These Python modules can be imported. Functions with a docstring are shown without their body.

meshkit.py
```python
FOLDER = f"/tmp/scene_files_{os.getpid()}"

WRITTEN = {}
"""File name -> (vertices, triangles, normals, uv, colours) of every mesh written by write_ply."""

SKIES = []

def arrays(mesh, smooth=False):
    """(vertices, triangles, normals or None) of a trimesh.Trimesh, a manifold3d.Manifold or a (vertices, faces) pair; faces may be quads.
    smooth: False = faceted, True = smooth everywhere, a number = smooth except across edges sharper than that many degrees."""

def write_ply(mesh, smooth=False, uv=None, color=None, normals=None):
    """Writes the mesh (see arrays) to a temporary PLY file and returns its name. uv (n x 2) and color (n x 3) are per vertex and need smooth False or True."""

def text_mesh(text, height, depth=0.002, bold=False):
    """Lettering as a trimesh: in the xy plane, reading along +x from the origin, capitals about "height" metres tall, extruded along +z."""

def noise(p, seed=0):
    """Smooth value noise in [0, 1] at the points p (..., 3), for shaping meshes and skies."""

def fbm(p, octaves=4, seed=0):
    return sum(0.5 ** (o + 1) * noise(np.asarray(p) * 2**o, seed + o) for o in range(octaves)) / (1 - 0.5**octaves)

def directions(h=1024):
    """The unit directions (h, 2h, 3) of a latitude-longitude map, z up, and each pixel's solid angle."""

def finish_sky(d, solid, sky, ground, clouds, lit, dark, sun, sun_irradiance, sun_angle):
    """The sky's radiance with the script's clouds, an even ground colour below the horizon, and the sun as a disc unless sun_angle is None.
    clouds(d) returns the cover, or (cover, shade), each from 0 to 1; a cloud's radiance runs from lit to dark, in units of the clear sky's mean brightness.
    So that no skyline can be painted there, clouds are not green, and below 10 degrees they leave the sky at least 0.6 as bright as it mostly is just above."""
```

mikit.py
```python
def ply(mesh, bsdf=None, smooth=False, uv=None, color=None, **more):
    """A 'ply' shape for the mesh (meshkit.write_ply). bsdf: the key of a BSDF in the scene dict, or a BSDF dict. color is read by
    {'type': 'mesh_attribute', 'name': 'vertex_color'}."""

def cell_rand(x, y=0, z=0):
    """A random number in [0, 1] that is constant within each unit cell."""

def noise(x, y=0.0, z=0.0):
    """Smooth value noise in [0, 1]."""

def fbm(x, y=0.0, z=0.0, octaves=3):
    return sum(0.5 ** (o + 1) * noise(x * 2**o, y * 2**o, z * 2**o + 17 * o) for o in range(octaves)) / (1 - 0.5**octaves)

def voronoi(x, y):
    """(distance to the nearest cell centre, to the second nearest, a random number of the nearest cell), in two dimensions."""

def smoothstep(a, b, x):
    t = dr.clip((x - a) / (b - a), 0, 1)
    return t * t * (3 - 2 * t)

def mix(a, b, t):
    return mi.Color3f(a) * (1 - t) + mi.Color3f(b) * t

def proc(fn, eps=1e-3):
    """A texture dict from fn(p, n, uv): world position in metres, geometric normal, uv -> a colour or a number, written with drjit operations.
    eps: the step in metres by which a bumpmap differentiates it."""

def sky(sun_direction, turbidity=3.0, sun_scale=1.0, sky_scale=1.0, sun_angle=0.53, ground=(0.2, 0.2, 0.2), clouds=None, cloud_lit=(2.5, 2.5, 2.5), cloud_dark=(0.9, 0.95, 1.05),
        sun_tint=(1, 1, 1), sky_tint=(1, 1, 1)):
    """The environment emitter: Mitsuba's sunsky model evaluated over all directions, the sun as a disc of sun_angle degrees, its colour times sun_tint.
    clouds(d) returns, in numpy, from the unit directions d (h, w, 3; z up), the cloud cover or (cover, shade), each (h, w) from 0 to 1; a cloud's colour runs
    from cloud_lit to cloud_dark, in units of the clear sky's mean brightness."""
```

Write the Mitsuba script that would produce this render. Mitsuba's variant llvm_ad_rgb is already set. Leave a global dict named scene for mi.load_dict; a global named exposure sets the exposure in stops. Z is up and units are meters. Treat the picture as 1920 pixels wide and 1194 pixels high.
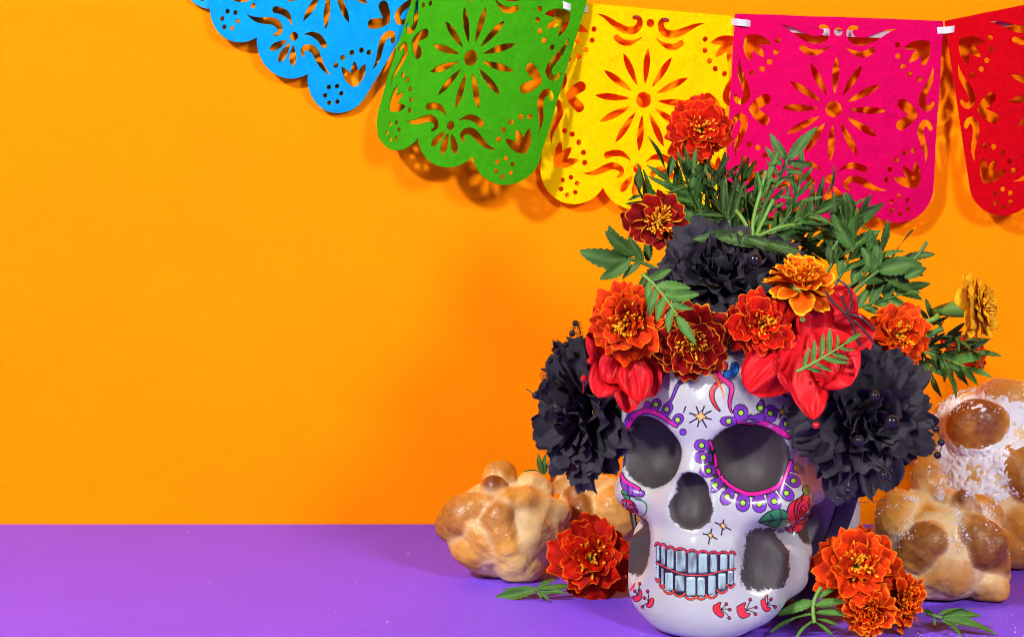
import math, random, numpy as np, trimesh, shapely, mitsuba as mi, mikit, meshkit
import drjit as dr
from shapely.geometry import Polygon, Point, LineString, MultiPolygon
from shapely import affinity
from shapely.ops import unary_union
T = mi.ScalarTransform4f
PI = math.pi
scene, labels = {'type': 'scene'}, {}

# ---------------------------------------------------------------- camera, lamps, exposure
PITCH, CAMZ, FPX, WALL_Y = math.radians(5.0), 0.2855, 3583.0, 1.4515
CAM = np.array([0, 0, CAMZ])
FWD = np.array([0, math.cos(PITCH), -math.sin(PITCH)])
UPV = np.array([0, math.sin(PITCH), math.cos(PITCH)])
scene['camera'] = {'type': 'perspective', 'fov': 30.0, 'fov_axis': 'x', 'near_clip': 0.05, 'far_clip': 60.0,
                   'to_world': T().look_at(origin=CAM.tolist(), target=(CAM + FWD).tolist(), up=[0, 0, 1])}
exposure = 0.40
def studio_lamp(key, pos, target, half, radiance, label, tint=(1, 1, 1)):
    m = T().look_at(origin=list(pos), target=list(target), up=[0, 0.02, 1])
    scene[key + '__diffuser'] = {'type': 'rectangle', 'to_world': m @ T().scale([half[0], half[1], 1]),
        'emitter': {'type': 'area', 'radiance': {'type': 'rgb', 'value': [radiance * c for c in tint]}}}
    b = trimesh.creation.box((2.1 * half[0], 2.1 * half[1], 0.08)); b.apply_translation((0, 0, -0.045))
    scene[key + '__housing'] = mikit.ply(b, {'type': 'diffuse', 'reflectance': {'type': 'rgb', 'value': [.02, .02, .02]}}, to_world=m)
    labels[key] = {'label': label, 'category': 'studio lamp'}
studio_lamp('studio_lamp', (-0.95, -0.05, 1.22), (0.0, 1.35, 0.3), (0.065, 0.065), 640.0, 'small square studio lamp high on the left of the set', (1, .98, .95))
studio_lamp('studio_lamp_001', (0.80, -0.15, 0.85), (0.1, 1.35, 0.25), (0.13, 0.13), 78.0, 'larger square studio lamp on the right of the set', (1, .98, .96))
studio_lamp('studio_lamp_003', (-1.0, -0.30, 0.68), (0.0, 1.30, 0.2), (0.035, 0.16), 50.0, 'upright strip softbox on the left in front of the set')
studio_lamp('studio_lamp_002', (0.0, -0.75, 1.15), (0.05, 1.30, 0.2), (0.50, 0.38), .55, 'added wide fill panel above and behind the camera, lifting the shadows', (1, 1, 1.04))  # added fill panel standing in for ambient bounce, lifts the shadows

# ---------------------------------------------------------------- helpers
def at(px, py, Y):
    """The point at depth Y of the set that stands at this place of the photograph (1920 x 1194)."""
    d = FWD + (px - 960) / FPX * np.array([1.0, 0, 0]) - (py - 597) / FPX * UPV
    return CAM + d * (Y - CAM[1]) / d[1]
def unit(v):
    v = np.asarray(v, float); return v / (np.linalg.norm(v) + 1e-12)
def frame(z, x=(1, 0, 0)):
    """Rotation matrix whose third column is z and whose first is near x."""
    z = unit(z); x = np.asarray(x, float)
    x = x - z * (x @ z)
    if np.linalg.norm(x) < 1e-6: x = np.cross(z, [0.3, 0.5, 0.8])
    x = unit(x); return np.stack([x, np.cross(z, x), z], 1)
def mat(R, t, s=1.0):
    m = np.eye(4); m[:3, :3] = R * s; m[:3, 3] = t; return T(m)
def rotz(a):
    c, s = math.cos(a), math.sin(a); return np.array([[c, -s, 0], [s, c, 0], [0, 0, 1.0]])
def rotx(a):
    c, s = math.cos(a), math.sin(a); return np.array([[1, 0, 0], [0, c, -s], [0, s, c.real]])
taken = {}
def numbered(k):
    n = taken.get(k, 0); taken[k] = n + 1
    return k if n == 0 else f'{k}_{n:03d}'
def put(key, shape, m=None):
    """Adds one entry, under the next free number; returns its key."""
    key = numbered(key)
    scene[key] = shape if m is None else {**shape, 'to_world': m}
    return key
def tag(key, label, cat=None, group=None, kind=None):
    d = labels.setdefault(key, {}); d['label'] = label
    if cat: d['category'] = cat
    if group: d['group'] = group
    if kind: d['kind'] = kind
def grid_faces(nu, nv):
    i, j = np.meshgrid(np.arange(nu - 1), np.arange(nv - 1), indexing='ij')
    a = i * nv + j
    return np.stack([a, a + nv, a + nv + 1, a + 1], -1).reshape(-1, 4)
def tris(q): return np.vstack([q[:, [0, 1, 2]], q[:, [0, 2, 3]]])
def spline(pts, n, closed=False):
    """Catmull-Rom through the rows of pts, n points in all."""
    p = np.asarray(pts, float)
    if len(p) == 2: return p[0] + (p[1] - p[0]) * np.linspace(0, 1, n)[:, None]
    from scipy.interpolate import PchipInterpolator, CubicSpline
    d = np.r_[0, np.cumsum(np.linalg.norm(np.diff(p[:, :min(3, p.shape[1])], axis=0), axis=1) ** .5 + 1e-9)]
    return CubicSpline(d, p)(np.linspace(0, d[-1], n))
def tube(points, radii, sides=8, cap=True, squash=None):
    """A tube round the polyline with its ends closed; squash=(normal, factor) flattens it along normal."""
    p = np.asarray(points, float); n = len(p); r = np.broadcast_to(radii, (n,)).astype(float)
    t = np.gradient(p, axis=0); t /= np.linalg.norm(t, axis=1, keepdims=True) + 1e-12
    a = np.cross(t[0], [0, 0, 1.0]); a = a if np.linalg.norm(a) > .05 else np.cross(t[0], [1.0, 0, 0])
    A = np.zeros((n, 3)); a = unit(a)
    for i in range(n):
        a = unit(a - t[i] * (a @ t[i])); A[i] = a
    B = np.cross(t, A); ang = np.arange(sides) * 2 * PI / sides
    off = r[:, None, None] * (np.cos(ang)[None, :, None] * A[:, None] + np.sin(ang)[None, :, None] * B[:, None])
    if squash is not None:
        nn = unit(squash[0]); off = off - (1 - squash[1]) * (off @ nn)[..., None] * nn
    v = (p[:, None] + off).reshape(-1, 3)
    i, j = np.meshgrid(np.arange(n - 1), np.arange(sides), indexing='ij')
    f = tris(np.stack([i * sides + j, (i + 1) * sides + j, (i + 1) * sides + (j + 1) % sides, i * sides + (j + 1) % sides], -1).reshape(-1, 4))
    if cap:
        k = len(v); v = np.vstack([v, p[0], p[-1]]); j = np.arange(sides)
        f = np.vstack([f, np.stack([j, (j + 1) % sides, 0 * j + k], 1), np.stack([(n - 1) * sides + (j + 1) % sides, (n - 1) * sides + j, 0 * j + k + 1], 1)])
    return v, f
def join(parts):
    at_, V, F = 0, [], []
    for v, f in parts:
        V.append(v); F.append(np.asarray(f) + at_); at_ += len(v)
    return np.vstack(V), np.vstack(F)
def gridded(poly, step):
    """The polygon cut into cells of this size and into triangles: (vertices n x 2, triangles)."""
    x0, y0, x1, y1 = poly.bounds
    X, Y = np.meshgrid(np.arange(math.floor(x0 / step), math.ceil(x1 / step)) * step, np.arange(math.floor(y0 / step), math.ceil(y1 / step)) * step)
    boxes = shapely.box(X.ravel(), Y.ravel(), X.ravel() + step, Y.ravel() + step)
    shapely.prepare(poly)
    whole = shapely.contains_properly(poly, boxes)
    V, F, k = [], [], 0
    for bx, full, x, y in zip(boxes, whole, X.ravel(), Y.ravel()):
        if full:
            V.append([[x, y], [x + step, y], [x + step, y + step], [x, y + step]]); F.append(np.array([[0, 1, 2], [0, 2, 3]]) + k); k += 4
            continue
        g = poly.intersection(bx)
        for q in getattr(g, 'geoms', [g]):
            if q.geom_type == 'Polygon' and q.area > 1e-9 * step * step:
                v, f = trimesh.creation.triangulate_polygon(q, engine='earcut')
                if len(f): V.append(np.asarray(v)[:, :2]); F.append(np.asarray(f) + k); k += len(v)
    return np.vstack(V), np.vstack(F)
def vc(c, n): return np.tile(np.asarray(c, float), (n, 1))
def C3(c): return mi.Color3f(*[float(x) for x in c])
def surface(mesh, n, bsdf, color=None, uv=None):
    """A ply of (vertices, faces) with the given normals."""
    path = meshkit.write_ply(mesh, False, uv, color, normals=n)
    return {'type': 'ply', 'filename': path, 'face_normals': False, 'bsdf': {'type': 'ref', 'id': bsdf}}

# ---------------------------------------------------------------- materials
VCOL = {'type': 'mesh_attribute', 'name': 'vertex_color'}
def rgb(*c): return {'type': 'rgb', 'value': list(c)}
def principled(base, rough, **kw): return {'type': 'twosided', 'bsdf': {'type': 'principled', 'base_color': base, 'roughness': rough, **kw}}
def wall_colour(p, n, uv):
    a = mikit.fbm(p.x * 9, p.z * 9, 3.0, 3); b = mikit.fbm(p.x * 70, p.z * 70, 1.0, 2)
    return mi.Color3f(0.98, 0.243, 0.0) * (0.93 + 0.09 * a + 0.03 * b)
def wall_bump(p, n, uv): return mikit.fbm(p.x * 260, p.z * 260, 0.0, 2)
scene['wall_paint'] = {'type': 'twosided', 'bsdf': {'type': 'bumpmap', 'scale': 0.00025, 'arbitrary': mikit.proc(wall_bump, 4e-4),
    'bsdf': {'type': 'principled', 'base_color': mikit.proc(wall_colour), 'roughness': 0.85, 'specular': 0.06}}}
def table_colour(p, n, uv):
    a = mikit.fbm(p.x * 14, p.y * 14, 0.0, 3); b = mikit.noise(p.x * 900, p.y * 900)
    return mi.Color3f(0.155, 0.056, 0.62) * (0.92 + 0.12 * a + 0.05 * b)
def table_bump(p, n, uv): return mikit.fbm(p.x * 420, p.y * 420, 0.0, 2)
scene['table_paint'] = {'type': 'twosided', 'bsdf': {'type': 'bumpmap', 'scale': 0.00012, 'arbitrary': mikit.proc(table_bump, 3e-4),
    'bsdf': {'type': 'principled', 'base_color': mikit.proc(table_colour), 'roughness': 0.5, 'specular': 0.3}}}
def felt_bump(p, n, uv): return mikit.noise(p.x * 1500, p.z * 1500, p.y * 1500) * .6 + mikit.noise(p.x * 520 + 40 * p.z, p.z * 2300, 3.0) * .5 + mikit.noise(p.x * 2300, p.z * 600, 9.0) * .4
def felt(name, c):
    def fn(p, n, uv): return C3(c) * (.80 + .26 * mikit.noise(p.x * 1100, p.z * 1100, p.y * 1100) + .14 * mikit.fbm(p.x * 260 + 30 * p.z, p.z * 260, 3.0, 2))
    scene[name] = {'type': 'twosided', 'bsdf': {'type': 'bumpmap', 'scale': 0.0003, 'arbitrary': mikit.proc(felt_bump, 2e-4),
        'bsdf': {'type': 'principled', 'base_color': mikit.proc(fn), 'roughness': 0.9, 'specular': 0.03}}}
scene['ribbon_satin'] = principled(rgb(.52, .50, .54), 0.45, sheen=.3)
PAL = dict(scarlet=((.28, .003, .002), (.64, .013, .002), (.84, .14, .005)), wine=((.10, .002, .002), (.26, .004, .003), (.86, .30, .008)), red=((.26, .003, .003), (.56, .008, .003), (.84, .15, .005)),
           flame=((.38, .010, .002), (.70, .038, .002), (.86, .19, .006)), orange=((.58, .026, .002), (.84, .13, .003), (.90, .42, .010)), copper=((.80, .36, .006), (.88, .46, .015), (.36, .05, .004)))
def petal_colour(pal):
    c0, c1, ce = PAL[pal]
    def fn(p, n, uv): return mikit.mix(mikit.mix(C3(c0) * .6, C3(c1), uv.x), C3(ce), uv.y)      # uv.x: tone from the throat to the tip, uv.y: the coloured rim of the petal
    return fn
for _k in PAL: scene['petal_' + _k] = principled(mikit.proc(petal_colour(_k)), 0.6, specular=0.05)
scene['pollen'] = principled(rgb(.86, .42, .015), 0.6, specular=.1)
LEAFS = dict(deep=((.018, .056, .009), (.068, .165, .026)), fresh=((.032, .095, .012), (.085, .22, .030)), dull=((.020, .045, .010), (.050, .090, .022)))
def leaf_colour(k):
    c0, c1 = LEAFS[k]
    def fn(p, n, uv): return mikit.mix(mikit.mix(C3(c0), C3(c1), uv.x), C3((.10, .20, .05)), uv.y)
    return fn
for _k in LEAFS: scene['leaf_' + _k] = principled(mikit.proc(leaf_colour(_k)), 0.58, specular=0.2)
scene['stalk_pale'] = principled(rgb(.13, .26, .04), 0.45, specular=.3)
scene['stalk_deep'] = principled(rgb(.065, .15, .03), 0.45, specular=.3)
INK = dict(purple=(.15, .022, .34), pink=(.72, .012, .27), lime=(.26, .52, .03), black=(.010, .009, .016), gold=(.66, .34, .08), rose_red=(.62, .016, .028), leaf_green=(.022, .21, .055),
           blue=(.006, .14, .55), orange=(.72, .10, .02), orange_red=(.66, .045, .02), tooth=(.36, .53, .58))
def tooth_colour(p, n, uv):
    k = mikit.fbm(p.x * 420, p.y * 420, p.z * 75, 3)
    return mikit.mix(C3((.12, .15, .17)), C3((.30, .43, .45)), mikit.smoothstep(.28, .58, k))
for _k, _c in INK.items(): scene['ink_' + _k] = principled(rgb(*_c), 0.26, specular=.5, clearcoat=.6, clearcoat_gloss=.93)
scene['ink_tooth'] = principled(mikit.proc(tooth_colour), 0.34, specular=.4)
scene['sugar'] = principled(rgb(.80, .79, .81), 0.7, specular=.2)
def weave(p, n, uv): return dr.sin(uv.x * 2 * PI) * dr.sin(uv.y * 2 * PI)
def cloth_colour(p, n, uv):
    w = 0.5 + 0.5 * dr.sin(uv.x * 2 * PI) * dr.sin(uv.y * 2 * PI); k = mikit.noise(uv.x * .13, uv.y * .9)
    return mi.Color3f(0.024, 0.021, 0.029) * (0.22 + .75 * w + .5 * k + .8 * mikit.noise(uv.x * .6, uv.y * .6))
scene['black_cloth'] = principled(mikit.proc(cloth_colour), 0.7, specular=0.15, sheen=0.5)
def satin_bump(p, n, uv): return mikit.noise(uv.x * 26, uv.y * 1.6) + .35 * mikit.noise(uv.x * 70, uv.y * 5)
scene['red_satin'] = {'type': 'twosided', 'bsdf': {'type': 'bumpmap', 'scale': 0.0007, 'arbitrary': mikit.proc(satin_bump, 6e-4),
    'bsdf': {'type': 'principled', 'base_color': rgb(.52, .004, .010), 'roughness': 0.55, 'specular': 0.25}}}
scene['black_gloss'] = principled(rgb(.010, .009, .016), 0.2, specular=.35)
scene['band_plastic'] = principled(rgb(.012, .011, .013), 0.25, specular=.5)
scene['red_gloss'] = principled(rgb(.55, .006, .01), 0.12, specular=.6)
scene['wire'] = principled(rgb(.05, .045, .05), 0.3, metallic=.5)

# ---------------------------------------------------------------- setting: wall and table
wall = trimesh.creation.box((6.0, 0.04, 3.0)); wall.apply_translation((0, WALL_Y + 0.02, 1.45))
scene['wall'] = mikit.ply(wall, 'wall_paint')
tag('wall', 'plain bright orange wall behind the table', kind='structure')
tb = trimesh.creation.box((4.0, 2.2, 0.04)); tb.apply_translation((0, WALL_Y - 0.0015 - 1.1, -0.02))
scene['tabletop'] = mikit.ply(tb, 'table_paint')
tag('tabletop', 'smooth purple tabletop in front of the orange wall', kind='structure')

# ---------------------------------------------------------------- paper-cut style felt flags on a ribbon
def brush(pts, widths, n=40):
    """An outline round a curve of changing width."""
    c = spline(pts, n); w = np.interp(np.linspace(0, 1, n), np.linspace(0, 1, len(widths)), widths)
    return unary_union([LineString(c[i:i + 2]).buffer((w[i] + w[i + 1]) / 2, quad_segs=4) for i in range(n - 1)]).simplify(.25)
def lens(p0, p1, w, fat=.58, n=14):
    p0, p1 = np.array(p0, float), np.array(p1, float); d = p1 - p0; m = np.array([-d[1], d[0]]) / np.linalg.norm(d)
    t = np.linspace(0, 1, n); k = np.where(t < fat, np.sin(t / fat * PI / 2), np.cos((t - fat) / (1 - fat) * PI / 2)) ** .8 * w
    c = p0 + d * t[:, None]
    return Polygon(np.vstack([c + m * k[:, None], (c - m * k[:, None])[::-1]])).buffer(.3)
def flag_shape():
    out = unary_union([shapely.box(-195, -172, 195, 150), shapely.box(-150, 140, 150, 172)] + [affinity.scale(Point(x, y).buffer(1, quad_segs=24), rx, ry) for x, y, rx, ry in ((-127, 143, 68, 65), (127, 143, 68, 65), (0, 146, 72, 62))])
    half, mid = [], [Point(0, 0).buffer(15), Point(0, 130).buffer(8.5), Point(0, -145).buffer(8)]
    for k in range(12):
        a = k * PI / 6; u = np.array([math.cos(a), math.sin(a)]); mid.append(lens(u * 29, u * 97, 6.3))
    mid.append(lens((0, 144), (0, 186), 7.5, .68))
    half.append(lens((8, 144), (30, 177), 7.0, .66))
    half.append(brush([(16, 116), (37, 104.5), (63, 110)], [.6, 6, 6.5]))
    half.append(brush([(38, 149), (31, 138), (38, 131), (50, 129), (63, 134), (80, 143), (108, 148)], [2.2, 5, 6.5, 7, 6.5, 4.5, .4]))
    half += [Point(134 + 17 * math.cos(k * PI / 3 + .4), 175 + 17 * math.sin(k * PI / 3 + .4)).buffer(4.6) for k in range(6)]
    def crown(base, tips, w):
        return unary_union([lens(base, tp, w, .5) for tp in tips])
    half.append(crown((166, 140), [(159, 93), (120, 124), (136, 101)], 8).union(Polygon([(166, 141), (163, 122), (150, 134)])))
    half += [Point(*q).buffer(5.2) for q in ((153, 72), (137, 77), (122, 91), (111, 109), (107, 128))]
    half.append(unary_union([brush([(152, 4), (140, -6), (128, -14)], [5.5, 9.5, 10]), brush([(152, 6), (140, 16), (128, 25)], [5.5, 9.5, 10])]))
    half.append(brush([(181, -86), (177, -58), (168, -38), (164, -18), (173, -8), (185, -17)], [.4, 5, 6.5, 6.5, 6, 4]))
    half.append(brush([(184, 29), (172, 20), (165, 34), (173, 62), (177, 96)], [4.5, 6.5, 6.5, 5, .4]))
    half.append(brush([(107, -153), (81, -143), (52, -129), (28, -131), (21, -147), (33, -153)], [.4, 4.5, 7, 7.5, 6, 4]))
    half.append(brush([(65, -112), (44, -104), (14, -117.5)], [6, 6, .5]))
    half.append(crown((171, -132), [(124, -118), (136, -92), (162, -84)], 8).union(Polygon([(172, -133), (152, -128), (168, -112)])))
    half += [Point(*q).buffer(5.2) for q in ((112, -124), (114, -103), (125, -84), (138, -70), (157, -62))]
    cuts = unary_union(mid + half + [affinity.scale(h, -1, 1, origin=(0, 0)) for h in half])
    return out.buffer(-3).buffer(3).difference(cuts).simplify(.15)
FLAG = flag_shape()
FV, FF = gridded(FLAG, 13.0)
def lagrange(s):
    return np.stack([s * (s - 1) / 2, 1 - s * s, s * (s + 1) / 2], 0)
def flag(center, right_l, right_r, down, gaps, colour, label):
    """gaps: distance from the wall in mm at (left, middle, right), for the top, the middle and the bottom."""
    c, rl, rr, dn = (np.array(q, float) for q in (center, right_l, right_r, down))
    C = np.zeros((3, 3, 3))
    for i, x in enumerate((-195, 0, 195)):
        for j, y in enumerate((-172, 0, 172)):
            q = c + (rl if x < 0 else rr) * x + dn * y
            C[i, j] = at(q[0], q[1], WALL_Y - gaps[j][i] / 1000)
    def place(xy):
        w = lagrange(xy[:, 0] / 195)[:, None] * lagrange(xy[:, 1] / 172)[None]
        return np.einsum('ijk,ijc->kc', w, C)
    def both(xy):
        p = place(xy); e = 2.0
        n = np.cross(place(xy + [e, 0]) - p, place(xy + [0, e]) - p); n /= np.linalg.norm(n, axis=1, keepdims=True)
        n *= np.sign(-n[:, 1:2] + 1e-9)
        w = (meshkit.noise(np.c_[xy * .035, 0 * xy[:, :1]], int(abs(c[0])) + 3) - .5)[:, None] * .0016
        return p + n * (.0006 + w), p - n * (.0006 - w)
    f, b = both(FV); parts = [(f, FF), (b, FF[:, ::-1])]
    for g in getattr(FLAG, 'geoms', [FLAG]):
        for ring in [g.exterior, *g.interiors]:
            q = np.array(ring.segmentize(9).coords); a, d = both(q); n = len(q); i = np.arange(n - 1)
            parts.append((np.vstack([a, d]), tris(np.stack([i, i + 1, i + 1 + n, i + n], 1))))
    m = join(parts)
    felt('felt_' + colour[0], colour[1]); key = put('papel_picado_flag', mikit.ply(m, 'felt_' + colour[0]))
    tag(key, label, 'bunting flag', 'felt flags of the bunting')
flag((377, -236), (.72, .52), (.72, .52), (-.5, .85), [(8, 12, 8), (8, 12, 8), (6, 8, 5)], ('light_blue', (.015, .33, .62)), 'light blue felt flag of which only a scalloped tip shows at the top edge')
flag((619, -43), (.72, .52), (.72, .52), (-.52, .86), [(12, 17, 12), (11, 17, 11), (10, 13, 5)], ('blue', (.003, .27, .60)), 'blue felt flag with cut-out flowers hanging left of the green one')
flag((882.6, 108.9), (.66, .24), (.875, .26), (-.291, .975), [(16, 32, 20), (18, 42, 28), (18, 48, 35)], ('green', (.036, .27, .004)), 'green felt flag with cut-out flowers bulging out from the wall')
flag((1206.7, 187.6), (.925, .087), (.93, .08), (-.088, .99), [(12, 14, 9), (9, 13, 10), (7, 12, 10)], ('yellow', (.86, .48, .0)), 'yellow felt flag with cut-out flowers behind the topmost marigold')
flag((1563, 205), (1.0, .036), (1.0, .036), (-.06, 1.0), [(14, 18, 15), (16, 24, 17), (15, 22, 14)], ('pink', (.55, .001, .080)), 'hot pink felt flag with cut-out flowers above the green foliage')
flag((1982, 173), (.95, -.19), (.95, -.19), (.15, .99), [(15, 22, 20), (20, 28, 24), (22, 26, 22)], ('red', (.46, .001, .006)), 'red felt flag cut off by the right edge of the photo')
# the ribbon runs behind the flags and comes to the front at each seam
rp = np.array([(300, -330), (470, -190), (700, -70), (900, -22), (1000, -6), (1052, 8), (1063, 12), (1074, 15), (1130, 20), (1225, 30), (1360, 40), (1381, 42), (1391, 43), (1401, 44), (1425, 48), (1485, 55), (1570, 62), (1690, 65), (1742, 61), (1758, 58), (1773, 57), (1788, 55), (1806, 52), (1875, 46), (1960, 22), (2100, -20)], float)
front = np.array([0, 0, 0, 0, 0, .7, 1, .7, 0, 0, 0, .7, 1, .7, 0, 0, 0, 0, 0, .75, 1, .75, 0, 0, 0, 0])
gap = np.array([10, 10, 9, 9, 9, 26, 27, 24, 7, 8, 7, 16, 17.5, 17, 10, 12.5, 14, 14, 12, 16.5, 17.5, 17, 8, 8, 8, 8.])
rc = np.array([at(x, y, WALL_Y - g / 1000) for (x, y), g in zip(rp, gap)])
rs = spline(rc, 180)
w2 = np.array([0, 0, .0025])
rv = np.vstack([rs + w2, rs - w2]); n_ = len(rs); i_ = np.arange(n_ - 1)
th = np.array([0, .0004, 0]); q_ = tris(np.stack([i_, i_ + 1, i_ + 1 + n_, i_ + n_], 1))
put('ribbon', mikit.ply((np.vstack([rv - th, rv + th]), np.vstack([q_, q_[:, ::-1] + 2 * n_])), 'ribbon_satin', smooth=40))
tag('ribbon', 'narrow white satin ribbon threaded through the tops of the felt flags', 'ribbon')
# ---------------------------------------------------------------- rounded bodies from distance functions (millimetres)
def ell(p, c, r):
    q = p - np.asarray(c, float); r = np.asarray(r, float)
    k0 = np.sqrt((q / r * (q / r)).sum(-1)); k1 = np.sqrt((q / r / r * (q / r / r)).sum(-1))
    return k0 * (k0 - 1) / np.maximum(k1, 1e-9)
def cap(p, a, b, ra, rb):
    a, b = np.asarray(a, float), np.asarray(b, float); d = b - a; h = np.clip(((p - a) @ d) / (d @ d + 1e-9), 0, 1)
    return np.linalg.norm(p - a - h[..., None] * d, axis=-1) - (ra + (rb - ra) * h)
def smin(a, b, k):
    h = np.maximum(k - np.abs(a - b), 0) / k; return np.minimum(a, b) - h * h * k * .25
def smax(a, b, k): return -smin(-a, -b, k)
def surface_net(fn, lo, hi, h, steps=2):
    """(vertices, triangles, normals) of fn = 0 in the box."""
    ax = [np.arange(l, u + h, h) for l, u in zip(lo, hi)]
    G = np.stack(np.meshgrid(*ax, indexing='ij'), -1)
    F = np.stack([fn(G[i]) for i in range(len(ax[0]))]) + 1e-7
    S = F < 0; n = np.array(F.shape) - 1
    idx = np.zeros(n, int); acc = np.zeros((*n, 3)); cnt = np.zeros(n)
    C = [(i, j, k) for i in (0, 1) for j in (0, 1) for k in (0, 1)]
    sl = lambda o: tuple(slice(a, a + m) for a, m in zip(o, n))
    for a in C:
        for d in range(3):
            if a[d]: continue
            b = list(a); b[d] = 1
            fa, fb = F[sl(a)], F[sl(b)]; x = (fa < 0) != (fb < 0)
            t = np.where(x, fa / np.where(fa - fb == 0, 1, fa - fb), 0)
            for c in range(3): acc[..., c] += np.where(x, a[c] + (t if c == d else 0), 0)
            cnt += x
    on = cnt > 0; idx[on] = np.arange(on.sum())
    v = (acc[on] / cnt[on][:, None] + np.argwhere(on)) * h + np.array([a[0] for a in ax])
    faces = []
    for d in range(3):
        e, f = (d + 1) % 3, (d + 2) % 3
        lo_ = [slice(None)] * 3; hi_ = [slice(None)] * 3; lo_[d] = slice(0, -1); hi_[d] = slice(1, None)
        x = S[tuple(lo_)] != S[tuple(hi_)]
        q = np.argwhere(x); q = q[(q[:, e] > 0) & (q[:, f] > 0) & (q[:, e] < n[e]) & (q[:, f] < n[f])]
        def at_(de, df):
            r = q.copy(); r[:, e] -= de; r[:, f] -= df; return idx[r[:, 0], r[:, 1], r[:, 2]]
        Q = np.stack([at_(1, 1), at_(0, 1), at_(0, 0), at_(1, 0)], 1)
        flip = ~S[tuple(lo_)][q[:, 0], q[:, 1], q[:, 2]] if len(q) else np.zeros(0, bool)
        Q[flip] = Q[flip][:, ::-1]; faces.append(Q)
    f = tris(np.vstack(faces))
    def grad(v, e=.25 * h):
        return np.stack([fn(v + o) - fn(v - o) for o in np.eye(3) * e], 1) / (2 * e)
    for _ in range(steps):
        g = grad(v); d = fn(v)[:, None] * g / np.maximum((g * g).sum(1, keepdims=True), .05)
        v = v - np.clip(d, -.6 * h, .6 * h)
    g = grad(v, .6 * h); return v, f, g / (np.linalg.norm(g, axis=1, keepdims=True) + 1e-9)
def pieces(v, f, n, which, k):
    """The faces whose corner numbers mostly belong to piece k."""
    w = which[f]; lab = np.where(w[:, 1] == w[:, 2], w[:, 1], w[:, 0]); g = f[lab == k]
    u, inv = np.unique(g, return_inverse=True)
    return v[u], inv.reshape(-1, 3), n[u], u

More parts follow.
